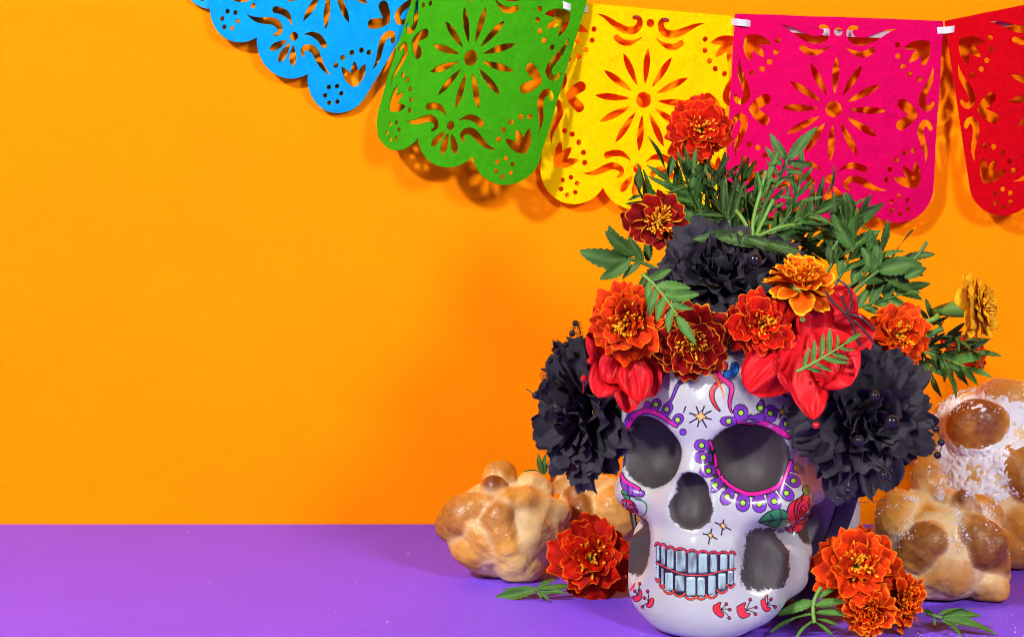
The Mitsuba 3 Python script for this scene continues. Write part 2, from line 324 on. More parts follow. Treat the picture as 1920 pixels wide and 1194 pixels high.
# ---------------------------------------------------------------- the painted skull (its own frame: x to its left side, y to the back, z up; millimetres)
SK_YAW = math.radians(-26.0)
SK_POS = np.array([0.1075, 1.105, 0.0])
SK_R = rotz(SK_YAW)
def sk_world(p): return np.asarray(p) / 1000 @ SK_R.T + SK_POS
def mir(p): return np.concatenate([np.abs(p[..., :1]), p[..., 1:]], -1)
def eye_pit(m): return ell(m, (29.8, 5, 108.5), (21.5, 17, 20.3))
def nose_pit(p):
    a = ell(p, (0, -10, 79.5), (11.6, 11, 11.2)); b = ell(p, (0, -6, 88.5), (9.2, 10, 11)); return smin(a, b, 6)
def cheek_pit(m): return ell(m, (42, 0, 50.5), (13, 13, 18))
def temple_pit(m): return ell(m, (60, 50, 64), (9, 17, 12))
def skull_fn(p):
    m = mir(p)
    d = ell(p, (0, 84, 131), (66, 86, 76))
    d = smin(d, ell(p, (0, 38, 136), (53, 40, 40)), 22)                      # forehead
    d = smin(d, ell(p, (0, 112, 58), (66, 52, 60)), 22)                      # back of the head down to the table
    d = smin(d, ell(m, (26, 19, 127), (25, 14, 9)), 14)                      # brow ridges
    d = smin(d, ell(p, (0, 22, 74), (38, 33, 36)), 16)                       # upper jaw
    d = smin(d, ell(m, (43, 26, 81), (16, 24, 13)), 16)                      # cheek bones
    d = smin(d, cap(m, (45, 30, 82), (52, 60, 92), 10, 7), 14)
    d = smin(d, ell(m, (43, 22, 104), (10, 16, 20)), 10)                     # outer rims of the eyes
    d = smin(d, cap(p, (0, 8, 112), (0, -4, 94), 9, 8), 9)                   # bridge of the nose
    r = np.sqrt((p[..., 0] / 32) ** 2 + ((p[..., 1] - 22) / 34) ** 2)        # the arch of the teeth
    arch = smax((r - 1) * 31, np.abs(p[..., 2] - 40) - 20, 8); d = smin(d, arch, 10)
    jr = ((np.abs(p[..., 0]) / 50) ** 2.7 + (np.abs(p[..., 1] - 28) / 34) ** 2.7) ** (1 / 2.7)   # the heavy lower jaw
    zb = np.maximum(0, p[..., 1] - 2) * .40
    jaw = smax(smax((jr - 1) * 40, p[..., 2] - 58, 12), zb + 1 - p[..., 2], 22)
    d = smin(d, jaw, 9)
    d = smin(d, ell(p, (0, 2, 13), (25, 14, 14)), 12)                        # chin
    d = smin(d, cap(m, (46, 42, 34), (51, 54, 78), 8, 8), 14)                # the branches of the jaw
    d = smax(d, -eye_pit(m), 7)
    d = smax(d, -nose_pit(p), 4)
    d = smax(d, -cheek_pit(m), 8)
    d = smax(d, -temple_pit(m), 6)
    return smax(d, 0.5 - p[..., 2], 4)
SKV, SKF, SKN = surface_net(skull_fn, (-76, -16, -3), (76, 180, 212), 1.5)
# dark paint brushed into the hollows: a volume with a streaky edge, in the skull's own frame
def skull_paint(p, n, uv):
    c, s = math.cos(-SK_YAW), math.sin(-SK_YAW)
    X, Y, Z = (p.x - SK_POS[0]) * 1000, (p.y - SK_POS[1]) * 1000, p.z * 1000
    x, y, z = c * X - s * Y, s * X + c * Y, Z
    a = dr.abs(x)
    e = (mikit.noise(x * .22, z * 1.3, 1.0) - .5) * 2.2 + (mikit.noise(x * .9, z * .35, 7.0) - .5) * 1.6
    g = (mikit.noise(y * 1.2, z * .28, 4.0) - .5) * 7.0
    def el(u, cx, cy, cz, rx, ry, rz):
        k = dr.sqrt(dr.square((u - cx) / rx) + dr.square((y - cy) / ry) + dr.square((z - cz) / rz)); return (k - 1) * dr.minimum(rx, rz)
    eye = el(a, 29.8, 8, 108.5, 23.2, 30, 22) + e * .45
    nose = dr.minimum(el(x, 0, -9, 78.5, 13.8, 20, 12.3), el(x, 0, -5, 88.5, 10.0, 17, 11.8)) + e * .5
    rx = dr.select(x > 0, 12.8, 9.5)
    q4 = lambda v: dr.square(dr.square(v))
    cheek = (dr.sqrt(dr.sqrt(q4((a - 41.5) / rx) + q4((y - 2) / 24) + q4((z - 50) / 17.5))) - 1) * 12 + g * .2 + e * .5
    side = el(a, 59, 48, 64, 12, 18, 12) + g * .3
    mouth = el(a, 34, -1, 36, 5.0, 14, 12) + g * .3
    back = el(a, 47, 118, 62, 16, 12, 16) + g * .4
    d = dr.minimum(dr.minimum(eye, nose), dr.minimum(dr.minimum(cheek, side), dr.minimum(mouth + 12, back)))
    return 1 - mikit.smoothstep(-.5, .5, d)
def hollow_colour(p, n, uv):
    return mi.Color3f(.042, .034, .037) * (.8 + .4 * mikit.fbm(p.x * 420, p.y * 300, p.z * 110, 2))
def white_colour(p, n, uv): return mi.Color3f(.365, .37, .385) * (.97 + .05 * mikit.fbm(p.x * 90, p.y * 90, p.z * 90, 2))
scene['skull_paint'] = {'type': 'blendbsdf', 'weight': mikit.proc(skull_paint),
    'a': principled(mikit.proc(white_colour), 0.18, specular=.55, clearcoat=1.0, clearcoat_gloss=.96),
    'b': principled(mikit.proc(hollow_colour), 0.55, specular=.3)}
_m = mir(SKV)
which = np.zeros(len(SKV), int)
which[(eye_pit(_m) < 1.2) & (SKV[:, 0] < 0)] = 1
which[(eye_pit(_m) < 1.2) & (SKV[:, 0] > 0)] = 2
which[nose_pit(SKV) < 1.0] = 3
which[(cheek_pit(_m) < 2.5) & (which == 0) & (SKV[:, 0] > 0)] = 4
which[(cheek_pit(_m) < 2.5) & (which == 0) & (SKV[:, 0] < 0)] = 5
for k, nm in enumerate(('head', 'eye_socket', 'eye_socket', 'nose_opening', 'cheek_hollow', 'cheek_hollow')):
    v, f, n, _ = pieces(SKV, SKF, SKN, which, k)
    if not len(f): continue
    put('skull__' + nm, surface((sk_world(v), f), n @ SK_R.T, 'skull_paint'))
tag('skull', 'white glossy skull painted with flowers and dark eye sockets, wearing the flower headband', 'skull')
labels['skull__eye_socket'] = {'label': 'dark eye socket on the left of the photo'}
labels['skull__eye_socket_001'] = {'label': 'dark eye socket ringed with purple petals beside the black flower'}
SKM = trimesh.Trimesh(SKV, SKF, process=False)
PRINTS = [
('petal','purple','B',3.36,[(7.4,112.5),(-0.8,112.7)]),
('petal','purple','B',3.36,[(9.1,105.6),(-0.9,105.6)]),
('petal','purple','B',3.52,[(11.8,99.2),(2.5,96.6)]),
('petal','purple','B',3.52,[(15.0,92.7),(7.3,86.6)]),
('petal','purple','B',3.52,[(20.6,87.5),(15.9,78.9)]),
('petal','purple','B',4.0,[(27.7,84.6),(27.0,75.0)]),
('petal','purple','B',4.0,[(36.1,84.1),(37.4,74.6)]),
('petal','purple','B',3.68,[(43.1,85.4),(47.2,76.6)]),
('petal','purple','B',3.52,[(48.4,89.5),(55.8,82.3)]),
('petal','purple','B',3.36,[(52.1,95.5),(60.1,90.8)]),
('petal','purple','B',2.88,[(53.6,101.4),(61.9,99.9)]),
('petal','purple','B',4.16,[(26.6,126.7),(24.6,136.0)]),
('petal','purple','B',2.56,[(23.5,126.6),(14.0,126.5)]),
('petal','purple','B',3.84,[(42.6,127.0),(42.5,136.1)]),
('petal','purple','B',3.2,[(48.9,122.9),(54.1,128.3)]),
('petal','purple','B',2.88,[(-24.5,133.1),(-22.5,139.3)]),
('petal','purple','B',1.92,[(-29.8,133.3),(-28.3,138.0)]),
('petal','purple','B',2.88,[(-19.2,129.9),(-14.8,136.7)]),
('petal','purple','B',2.88,[(-13.2,124.6),(-8.2,129.8)]),
('petal','purple','B',1.6,[(-9.1,120.0),(-5.9,120.3)]),
('petal','purple','P',1,[(31.3,130.3),(34.2,130.0),(38.0,131.1),(38.4,127.6),(31.4,127.8)]),
('petal','purple','P',1,[(36.7,138.2),(38.1,138.4),(38.4,132.7),(36.7,133.0),(35.1,134.2)]),
('dot','lime','C',(1.44,1),[(36.7,134.3)]),
('eye_rim','pink','L',([4,5,5.5,6,6,6,6,5,4],1),[(8.0,114.9),(9.5,110.6),(10.8,105.7),(12.4,98.6),(16.2,92.7),(21.8,88.3),(28.9,85.2),(34.7,85.0),(42.3,87.0),(47.5,90.1),(51.5,95.1),(53.3,99.8),(54.8,104.5)]),
('eye_rim','pink','L',([4,7,8,9,9],1),[(24.1,126.1),(31.7,126.5),(39.4,125.4),(45.9,122.7),(51.1,119.6),(53.3,118.8)]),
('eye_rim','pink','L',([4,5,7,8,8,7,5,2.5],1),[(-42.7,111.2),(-42.4,114.0),(-42.0,119.4),(-39.9,125.9),(-36.1,130.4),(-30.5,132.7),(-25.3,131.9),(-19.8,129.2),(-15.1,125.9),(-11.3,123.4)]),
('eye_rim','pink','L',([5,6,5,4],1),[(-44.7,95.4),(-42.1,91.2),(-37.8,88.7),(-33.8,86.6)]),
('petal','purple','L',([6,6,5],1),[(-38.1,132.0),(-41.8,126.8),(-43.7,121.3)]),
('petal','purple','L',([5,6,6],1),[(-43.7,113.7),(-43.9,108.3),(-44.6,100.9)]),
('dot','lime','C',(0.96,1),[(-44.2,105.9)]),
('petal','purple','P',1,[(-45.0,92.3),(-42.8,90.6),(-37.9,87.6),(-32.4,85.7),(-30.7,84.8),(-31.3,82.8),(-35.7,82.7),(-39.8,83.6),(-43.3,87.2)]),
('line','black','L',([2],0),[(-40.6,89.6),(-40.1,84.3)]),
('line','black','L',([2],0),[(-37.2,87.7),(-37.7,83.0)]),
('line','black','L',([2],0),[(-33.4,86.1),(-33.7,82.7)]),
('rose','rose_red','P',1,[(62.3,85.3),(66.1,83.2),(69.0,78.0),(69.8,73.9),(65.5,69.9),(61.9,64.6),(57.2,62.9),(53.9,64.5),(52.4,69.3),(53.6,71.3),(53.1,75.2),(54.6,79.7),(58.6,82.3)]),
('line','black','L',([1.9],0),[(58.6,82.0),(56.9,79.1),(57.0,74.6),(59.2,69.4),(62.6,67.9),(65.5,69.9)]),
('line','black','L',([1.9],0),[(62.3,82.4),(59.3,79.8),(58.4,75.3),(59.6,71.4),(62.9,70.6),(65.8,72.9),(65.9,77.3),(64.7,81.2)]),
('line','black','L',([1.9],0),[(62.0,79.2),(60.0,76.3),(60.5,73.3),(62.6,73.0),(64.1,76.0),(63.4,78.2)]),
('line','black','L',([1.9],0),[(61.7,76.6),(61.1,74.6),(62.1,74.3),(62.6,76.0)]),
('line','black','L',([1.9],0),[(53.6,71.3),(55.8,68.7),(57.2,63.3)]),
('line','black','L',([1.9],0),[(59.2,69.4),(57.8,65.9),(58.1,63.6)]),
('line','black','L',([1.9],0),[(62.3,85.3),(60.6,82.4)]),
('line','black','L',([1.9],0),[(65.4,83.1),(66.5,79.3),(67.5,75.3)]),
('rose_leaf','leaf_green','P',1,[(36.9,69.0),(39.9,73.0),(45.0,76.0),(49.5,76.1),(53.1,74.0),(52.7,67.3),(48.1,65.9),(42.8,67.2)]),
('line','black','L',([1.7],0),[(37.5,69.2),(43.9,70.2),(52.9,71.6)]),
('line','black','L',([1.7],0),[(43.1,74.0),(45.2,70.2)]),
('line','black','L',([1.7],0),[(48.8,75.7),(49.6,71.1)]),
('line','black','L',([1.7],0),[(42.1,67.8),(43.9,70.0)]),
('line','black','L',([1.7],0),[(47.4,66.3),(49.7,70.9)]),
('rose_leaf','leaf_green','P',1,[(62.7,89.7),(65.6,89.5),(65.4,85.4),(62.8,86.2)]),
('rose','rose_red','P',1,[(-43.8,79.8),(-41.0,80.5),(-37.9,79.1),(-35.6,76.3),(-34.7,70.6),(-35.0,68.1),(-38.3,72.5),(-41.8,74.6),(-44.2,76.3)]),
('line','black','L',([1.6],0),[(-43.2,78.5),(-42.5,75.0),(-39.0,72.9),(-35.7,71.1)]),
('line','black','L',([1.6],0),[(-41.0,79.8),(-41.6,75.8),(-39.9,73.3),(-36.8,73.9),(-37.0,76.9),(-39.3,77.9)]),
('line','black','L',([1.6],0),[(-39.7,76.5),(-40.4,74.5),(-38.6,74.2),(-38.3,75.9)]),
('line','black','L',([1.6],0),[(-37.3,78.6),(-35.1,73.3)]),
('rose_leaf','leaf_green','L',([2,3,3,3,2],0),[(-36.6,80.6),(-32.2,80.0),(-29.4,78.1),(-29.1,74.1),(-31.0,71.1),(-33.6,70.6)]),
('line','black','L',([2],0),[(-43.4,83.8),(-38.9,82.5),(-32.2,80.7)]),
('rose_leaf','leaf_green','L',([6,7,5],1),[(-43.1,84.8),(-41.7,83.1),(-40.3,81.2)]),
('star_ray','black','L',([3.6,2.2],0),[(2.4,129.0),(0.1,134.5)]),
('star_ray','black','L',([3.6,2.2],0),[(2.4,129.0),(4.6,134.8)]),
('star_ray','black','L',([3.6,2.2],0),[(2.4,129.0),(8.5,132.2)]),
('star_ray','black','L',([3.6,2.2],0),[(2.4,129.0),(8.6,127.5)]),
('star_ray','black','L',([3.6,2.2],0),[(2.4,129.0),(6.0,123.0)]),
('star_ray','black','L',([3.6,2.2],0),[(2.4,129.0),(0.9,123.3)]),
('star_ray','black','L',([3.6,2.2],0),[(2.4,129.0),(-3.7,125.5)]),
('star_ray','black','L',([3.6,2.2],0),[(2.4,129.0),(-3.7,130.9)]),
('star','gold','P',0.8,[(3.1,132.1),(3.7,130.3),(5.7,128.9),(3.4,127.7),(2.0,126.1),(1.3,128.1),(-0.8,129.5),(1.5,130.2)]),
('star_ray','black','L',([3.6,1.6],0),[(16.0,66.4),(11.5,68.2)]),
('star_ray','black','L',([3.6,1.6],0),[(16.0,66.4),(16.3,69.9)]),
('star_ray','black','L',([3.6,1.6],0),[(16.0,66.4),(20.5,64.2)]),
('star_ray','black','L',([3.6,1.6],0),[(16.0,66.4),(15.1,61.2)]),
('star','gold','P',0.8,[(15.5,68.1),(17.6,66.4),(16.6,64.7),(14.6,66.4)]),
('star_ray','black','L',([3.6,1.6],0),[(8.6,60.8),(4.6,61.6)]),
('star_ray','black','L',([3.6,1.6],0),[(8.6,60.8),(9.6,64.5)]),
('star_ray','black','L',([3.6,1.6],0),[(8.6,60.8),(12.7,58.6)]),
('star_ray','black','L',([3.6,1.6],0),[(8.6,60.8),(7.9,55.9)]),
('star','gold','P',0.8,[(8.3,62.0),(10.1,60.8),(9.2,59.5),(7.5,60.7)]),
('star_ray','black','L',([3.6,1.6],0),[(48.8,132.4),(50.4,136.4)]),
('star_ray','black','L',([3.6,1.6],0),[(48.8,132.4),(53.5,130.1)]),
('star_ray','black','L',([3.6,1.6],0),[(48.8,132.4),(48.1,129.4)]),
('star_ray','black','L',([3.6,1.6],0),[(48.8,132.4),(45.7,134.1)]),
('star','gold','P',0.8,[(49.3,134.0),(51.1,132.1),(49.0,130.8),(47.4,132.8)]),
('painted_ribbon','orange','L',([7,7,5,3,0.8],0),[(9.9,160.3),(10.3,153.6),(13.0,147.8),(14.8,143.9),(15.5,139.0)]),
('painted_ribbon','rose_red','L',([4,6,7,4,1],1),[(15.2,150.1),(11.4,147.1),(9.0,142.9),(9.9,137.4),(13.4,132.6)]),
('painted_ribbon','pink','L',([7,7,8,6,4,1],1),[(12.4,156.3),(15.2,150.7),(19.2,147.8),(20.3,144.3),(19.3,138.8),(20.5,131.7)]),
('painted_ribbon','blue','P',1,[(17.4,155.3),(19.9,156.5),(20.7,159.7),(22.8,160.1),(23.9,157.7),(23.3,154.8),(20.6,151.8),(17.1,151.6),(15.8,153.3)]),
('painted_ribbon','rose_red','P',1,[(14.1,160.0),(16.7,160.3),(17.5,157.7),(15.6,155.5),(13.8,157.3)]),
('painted_ribbon','purple','L',([4,4,3,2],1),[(-8.1,149.5),(-11.2,146.6),(-13.3,141.4),(-16.2,136.6)]),
('line','black','L',([2],0),[(-6.0,134.8),(-7.2,131.6)]),
('line','black','L',([2,5,2],0),[(48.6,144.1),(50.9,141.9),(52.9,141.7)]),
('mouth','black','P',0,[(-23.1,54.3),(-19.6,54.0),(-16.6,52.9),(-4.7,51.5),(8.8,50.9),(22.6,50.8),(22.8,41.8),(22.5,32.6),(18.0,29.8),(12.9,27.3),(7.1,25.6),(0.0,24.8),(-7.1,25.1),(-13.1,26.7),(-17.8,29.1),(-20.1,31.2),(-22.0,34.4),(-22.6,40.2),(-22.9,45.5)]),
('tooth','tooth','T',0,[(-22.6,53.9),(-20.8,54.0),(-20.8,45.1),(-22.5,45.0)]),
('tooth','tooth','T',0,[(-19.7,53.7),(-17.3,53.8),(-17.3,43.0),(-19.7,42.9)]),
('tooth','tooth','T',0,[(-16.4,52.2),(-12.3,52.4),(-12.3,40.7),(-16.3,40.5)]),
('tooth','tooth','T',0,[(-11.1,51.4),(-5.3,51.7),(-5.2,39.5),(-11.0,39.3)]),
('tooth','tooth','T',0,[(-3.9,50.7),(1.0,50.9),(1.1,38.7),(-3.8,38.5)]),
('tooth','tooth','T',0,[(2.1,50.3),(7.2,50.4),(7.3,38.9),(2.2,38.7)]),
('tooth','tooth','T',0,[(8.8,50.1),(12.9,50.2),(13.0,39.7),(8.9,39.6)]),
('tooth','tooth','T',0,[(14.4,50.2),(18.7,50.3),(18.8,40.8),(14.5,40.7)]),
('tooth','tooth','T',0,[(19.9,50.3),(22.3,50.4),(22.3,41.8),(20.0,41.8)]),
('tooth','tooth','T',0,[(-22.4,42.8),(-21.2,42.8),(-21.1,34.3),(-22.3,34.2)]),
('tooth','tooth','T',0,[(-19.8,40.7),(-18.3,40.8),(-18.2,30.9),(-19.7,30.8)]),
('tooth','tooth','T',0,[(-17.4,38.4),(-12.6,38.6),(-12.5,28.1),(-17.3,27.8)]),
('tooth','tooth','T',0,[(-11.4,37.0),(-6.0,37.2),(-5.9,27.9),(-11.4,27.7)]),
('tooth','tooth','T',0,[(-4.9,36.4),(0.5,36.6),(0.6,25.8),(-4.8,25.5)]),
('tooth','tooth','T',0,[(1.5,36.4),(6.0,36.6),(6.1,25.9),(1.6,25.8)]),
('tooth','tooth','T',0,[(7.7,37.7),(12.1,37.8),(12.2,26.7),(7.8,26.6)]),
('tooth','tooth','T',0,[(13.5,39.1),(18.0,39.2),(18.1,29.8),(13.6,29.7)]),
('tooth','tooth','T',0,[(19.0,40.8),(22.2,40.8),(22.3,32.8),(19.0,32.7)]),
('gum','rose_red','L',([2.3],0.6),[(-23.3,53.9),(-22.0,55.5),(-20.6,54.0)]),
('gum','rose_red','L',([2.3],0.6),[(-20.5,53.3),(-18.7,55.0),(-17.0,53.5)]),
('gum','rose_red','L',([2.3],0.6),[(-17.0,52.1),(-14.5,53.7),(-11.9,52.3)]),
('gum','rose_red','L',([2.3],0.6),[(-11.8,51.2),(-8.4,52.9),(-5.0,51.5)]),
('gum','rose_red','L',([2.3],0.6),[(-4.6,50.6),(-1.6,52.2),(1.5,50.8)]),
('gum','rose_red','L',([2.3],0.6),[(1.6,50.1),(4.7,51.7),(7.8,50.3)]),
('gum','rose_red','L',([2.3],0.6),[(7.9,49.9),(10.7,51.5),(13.5,50.0)]),
('gum','rose_red','L',([2.3],0.6),[(13.6,50.0),(16.4,51.6),(19.2,50.1)]),
('gum','rose_red','L',([2.3],0.6),[(19.4,50.3),(21.2,51.8),(23.0,50.3)]),
('gum','orange_red','L',([2.5],0.6),[(-22.7,34.3),(-21.5,32.6),(-20.4,34.5)]),
('gum','orange_red','L',([2.5],0.6),[(-20.3,30.9),(-19.0,29.2),(-17.8,31.1)]),
('gum','orange_red','L',([2.5],0.6),[(-17.7,27.7),(-14.8,26.1),(-12.0,28.0)]),
('gum','orange_red','L',([2.5],0.6),[(-11.9,26.6),(-8.6,25.0),(-5.5,26.9)]),
('gum','orange_red','L',([2.5],0.6),[(-5.3,25.1),(-2.1,23.5),(1.1,25.4)]),
('gum','orange_red','L',([2.5],0.6),[(1.1,25.4),(3.9,23.7),(6.6,25.6)]),
('gum','orange_red','L',([2.5],0.6),[(6.7,26.5),(9.8,24.7),(12.8,26.6)]),
('gum','orange_red','L',([2.5],0.6),[(12.9,29.4),(15.7,27.7),(18.4,29.6)]),
('gum','orange_red','L',([2.5],0.6),[(18.4,32.8),(20.6,31.0),(22.8,32.9)]),
('gum','orange_red','L',([1.8],0.4),[(-22.6,43.9),(-16.5,41.2),(-11.2,39.1),(-5.3,37.7),(1.2,37.6),(7.7,38.2),(14.1,40.0),(20.5,41.4),(23.4,41.8)]),
('line','black','L',([1.4],0),[(15.2,17.9),(17.2,20.2),(18.4,21.4)]),
('stamen','rose_red','C',(0.64,0.7),[(18.4,21.4)]),
('line','black','L',([1.4],0),[(15.2,17.9),(18.2,18.6),(20.4,18.2)]),
('stamen','rose_red','C',(0.64,0.7),[(20.4,18.2)]),
('line','black','L',([1.4],0),[(15.2,17.9),(18.1,16.2),(20.1,13.4)]),
('stamen','rose_red','C',(0.64,0.7),[(20.1,13.4)]),
('chin_flower','rose_red','P',0.8,[(11.4,20.3),(14.9,21.5),(14.3,19.4),(15.4,18.5),(15.1,16.8),(16.7,15.9),(15.9,14.0),(13.0,15.2),(11.1,17.7)]),
('line','black','L',([1.4],0),[(29.6,18.1),(31.3,21.7),(32.1,24.2)]),
('stamen','rose_red','C',(0.64,0.7),[(32.1,24.2)]),
('line','black','L',([1.4],0),[(29.6,18.1),(33.0,19.5),(35.5,19.7)]),
('stamen','rose_red','C',(0.64,0.7),[(35.5,19.7)]),
('line','black','L',([1.4],0),[(29.6,18.1),(32.8,17.6),(35.2,15.9)]),
('stamen','rose_red','C',(0.64,0.7),[(35.2,15.9)]),
('chin_flower','rose_red','P',0.8,[(24.7,19.9),(29.2,21.5),(28.5,19.2),(29.8,18.1),(29.2,16.6),(31.9,15.9),(28.5,13.6),(25.5,15.4)]),
('line','black','L',([1.4],0),[(41.8,21.1),(42.1,24.4),(41.5,26.5)]),
('stamen','rose_red','C',(0.64,0.7),[(41.5,26.5)]),
('line','black','L',([1.4],0),[(41.8,21.1),(43.4,23.5),(44.1,24.6)]),
('stamen','rose_red','C',(0.64,0.7),[(44.1,24.6)]),
('line','black','L',([1.4],0),[(41.8,21.1),(44.6,21.2),(46.5,20.1)]),
('stamen','rose_red','C',(0.64,0.7),[(46.5,20.1)]),
('chin_flower','rose_red','P',0.8,[(38.5,23.5),(40.7,24.6),(41.0,22.4),(42.3,21.3),(41.9,19.8),(43.6,19.4),(42.0,17.5),(39.3,19.7)]),
('line','black','L',([1.4],0),[(-34.5,23.2),(-34.8,25.3),(-35.9,26.1)]),
('stamen','rose_red','C',(0.64,0.7),[(-35.9,26.1)]),
('line','black','L',([1.4],0),[(-34.5,23.2),(-33.2,27.5),(-32.8,30.7)]),
('stamen','rose_red','C',(0.64,0.7),[(-32.8,30.7)]),
('line','black','L',([1.4],0),[(-34.5,23.2),(-35.8,23.3),(-38.1,22.2)]),
('stamen','rose_red','C',(0.64,0.7),[(-38.1,22.2)]),
('chin_flower','rose_red','P',0.8,[(-32.7,27.4),(-31.5,24.5),(-33.4,20.7),(-36.6,20.7),(-35.5,22.8),(-33.8,23.6)]),
('line','black','L',([1.4],0),[(-27.1,20.2),(-27.1,24.0),(-27.9,26.7)]),
('stamen','rose_red','C',(0.64,0.7),[(-27.9,26.7)]),
('line','black','L',([1.4],0),[(-27.1,20.2),(-28.1,22.0),(-29.9,22.6)]),
('stamen','rose_red','C',(0.64,0.7),[(-29.9,22.6)]),
('line','black','L',([1.4],0),[(-27.1,20.2),(-28.6,19.3),(-31.0,17.2)]),
('stamen','rose_red','C',(0.64,0.7),[(-31.0,17.2)]),
('chin_flower','rose_red','P',0.8,[(-26.8,21.6),(-24.4,22.3),(-24.4,19.8),(-26.1,17.7),(-28.2,17.8),(-27.1,19.6)]),
('chin_flower','rose_red','L',([2,5,2],0),[(-35.6,30.8),(-37.3,28.3),(-38.8,26.1)])]
# the print on the skull, pressed on along one direction of the skull's own frame (coordinates in millimetres)
PR_D = unit([-.33, .92, -.18]); PR_U = -unit(np.cross([0, 0, 1], PR_D)); PR_V = np.cross(PR_U, PR_D); PR_V = PR_V * np.sign(PR_V[2])
PRTREE = None
def press(poly, lift, colour, dome=0.0, step=2.2):
    """The flat shape as a thin layer of ink on the skull, lift mm thick."""
    if poly.is_empty or poly.area < .02: return None
    v, f = gridded(poly, step)
    org = v[:, :1] * PR_U + v[:, 1:] * PR_V - PR_D * 150
    loc, ir, it = SKM.ray.intersects_location(org, np.tile(PR_D, (len(v), 1)), multiple_hits=False)
    P = np.full((len(v), 3), np.nan); N = np.zeros((len(v), 3))
    bar = trimesh.triangles.points_to_barycentric(SKV[SKF[it]], loc)
    P[ir] = loc; N[ir] = (SKN[SKF[it]] * bar[..., None]).sum(1)
    N /= np.linalg.norm(N, axis=1, keepdims=True) + 1e-9
    ok = ~np.isnan(P[:, 0]); e = P[f]
    keep = ok[f].all(1) & (np.nanmax(np.linalg.norm(e - np.roll(e, 1, 1), axis=2), axis=1) < 7 * step)
    f = f[keep]
    if not len(f): return None
    u, inv = np.unique(f, return_inverse=True); f = inv.reshape(-1, 3); P, N, v = P[u], N[u], v[u]
    h = lift + 0 * P[:, :1]
    if dome:
        d = shapely.distance(shapely.points(v), poly.exterior)[:, None]; h = h + dome * np.minimum(1, d / 1.3) ** .6
    P = P + N * h
    if (np.einsum('ij,ij->i', np.cross(P[f[:, 1]] - P[f[:, 0]], P[f[:, 2]] - P[f[:, 0]]), N[f[:, 0]]) < 0).mean() > .5: f = f[:, ::-1]
    W = sk_world(P)
    if dome: return mikit.ply((W, f), 'ink_' + colour, smooth=True)
    return surface((W, f), N @ SK_R.T, 'ink_' + colour)
def stroke(pts, w):
    c = spline(pts, max(2, 7 * (len(pts) - 1))) if len(pts) > 2 else np.array(pts, float); n = len(c)
    ww = np.interp(np.linspace(0, 1, n), np.linspace(0, 1, len(w)), w) * .32 / 2
    return unary_union([LineString(c[i:i + 2]).buffer(float((ww[i] + ww[i + 1]) / 2), quad_segs=3) for i in range(n - 1)])
def roundish(pts):
    q = np.array(pts, float); c = spline(np.vstack([q, q[:1]]), 6 * len(q)); g = Polygon(c)
    return g if g.is_valid else g.buffer(0)
LAYER = {'line': .46, 'dot': .34, 'tooth': .22, 'gum': .32, 'stamen': .30, 'star_ray': .16, 'star': .26, 'eye_rim': .28}
COUNTS = {}
def print_part(name, poly, colour, line, lift, dome=0.0):
    key = 'skull__' + name; n = COUNTS.get(key, 0); COUNTS[key] = n + 1; key = key if n == 0 else f'{key}_{n:03d}'
    s = press(poly, lift, colour, dome)
    if s is None: return None
    scene[key] = s
    if line:
        o = press(poly.buffer(line), lift - .08, 'black')
        if o: scene[key + '__outline'] = o
    return key
for name, col, kind, par, pts in PRINTS:
    lift = LAYER.get(name, .22)
    if kind == 'P': print_part(name, roundish(pts) if name != 'star' and name != 'mouth' else Polygon(pts).buffer(0), col, 0.66 * par if name != 'mouth' else 0, lift if name != 'mouth' else .10)
    elif kind == 'T': print_part(name, (lambda g: g.buffer(-(r := min(1.0, .30 * min(np.ptp(np.array(pts), axis=0)))), quad_segs=4).buffer(.9 * r))(Polygon(pts)), col, 0, lift, .75)
    elif kind == 'L':
        w, line = par; print_part(name, stroke(pts, w), col, 0.66 * line, lift)
    elif kind == 'C': print_part(name, Point(pts[0]).buffer(par[0]), col, 0.66 * par[1], lift)
    elif kind == 'B':
        (b, t), hw = np.array(pts, float), par * .93
        d = t - b; L_ = np.linalg.norm(d); d = d / L_; m_ = np.array([-d[1], d[0]]); s_ = np.linspace(0, 1, 14)
        k_ = np.where(s_ < .55, .62 + .38 * np.sin(s_ / .55 * PI / 2), np.sqrt(np.maximum(0, 1 - ((s_ - .55) / .45) ** 2))) * hw
        c_ = b + d * (s_ * L_)[:, None]
        key = print_part('petal', Polygon(np.vstack([c_ + m_ * k_[:, None], (c_ - m_ * k_[:, None])[::-1]])).buffer(.05), 'purple', 0.52, .22)
        if key and hw > 2.2:
            o = press(Point(b + d * L_ * .5).buffer(2.0), .30, 'black'); q = press(Point(b + d * L_ * .5).buffer(1.35), .38, 'lime')
            if o: scene[key + '__ring'] = o
            if q: scene[key + '__dot'] = q
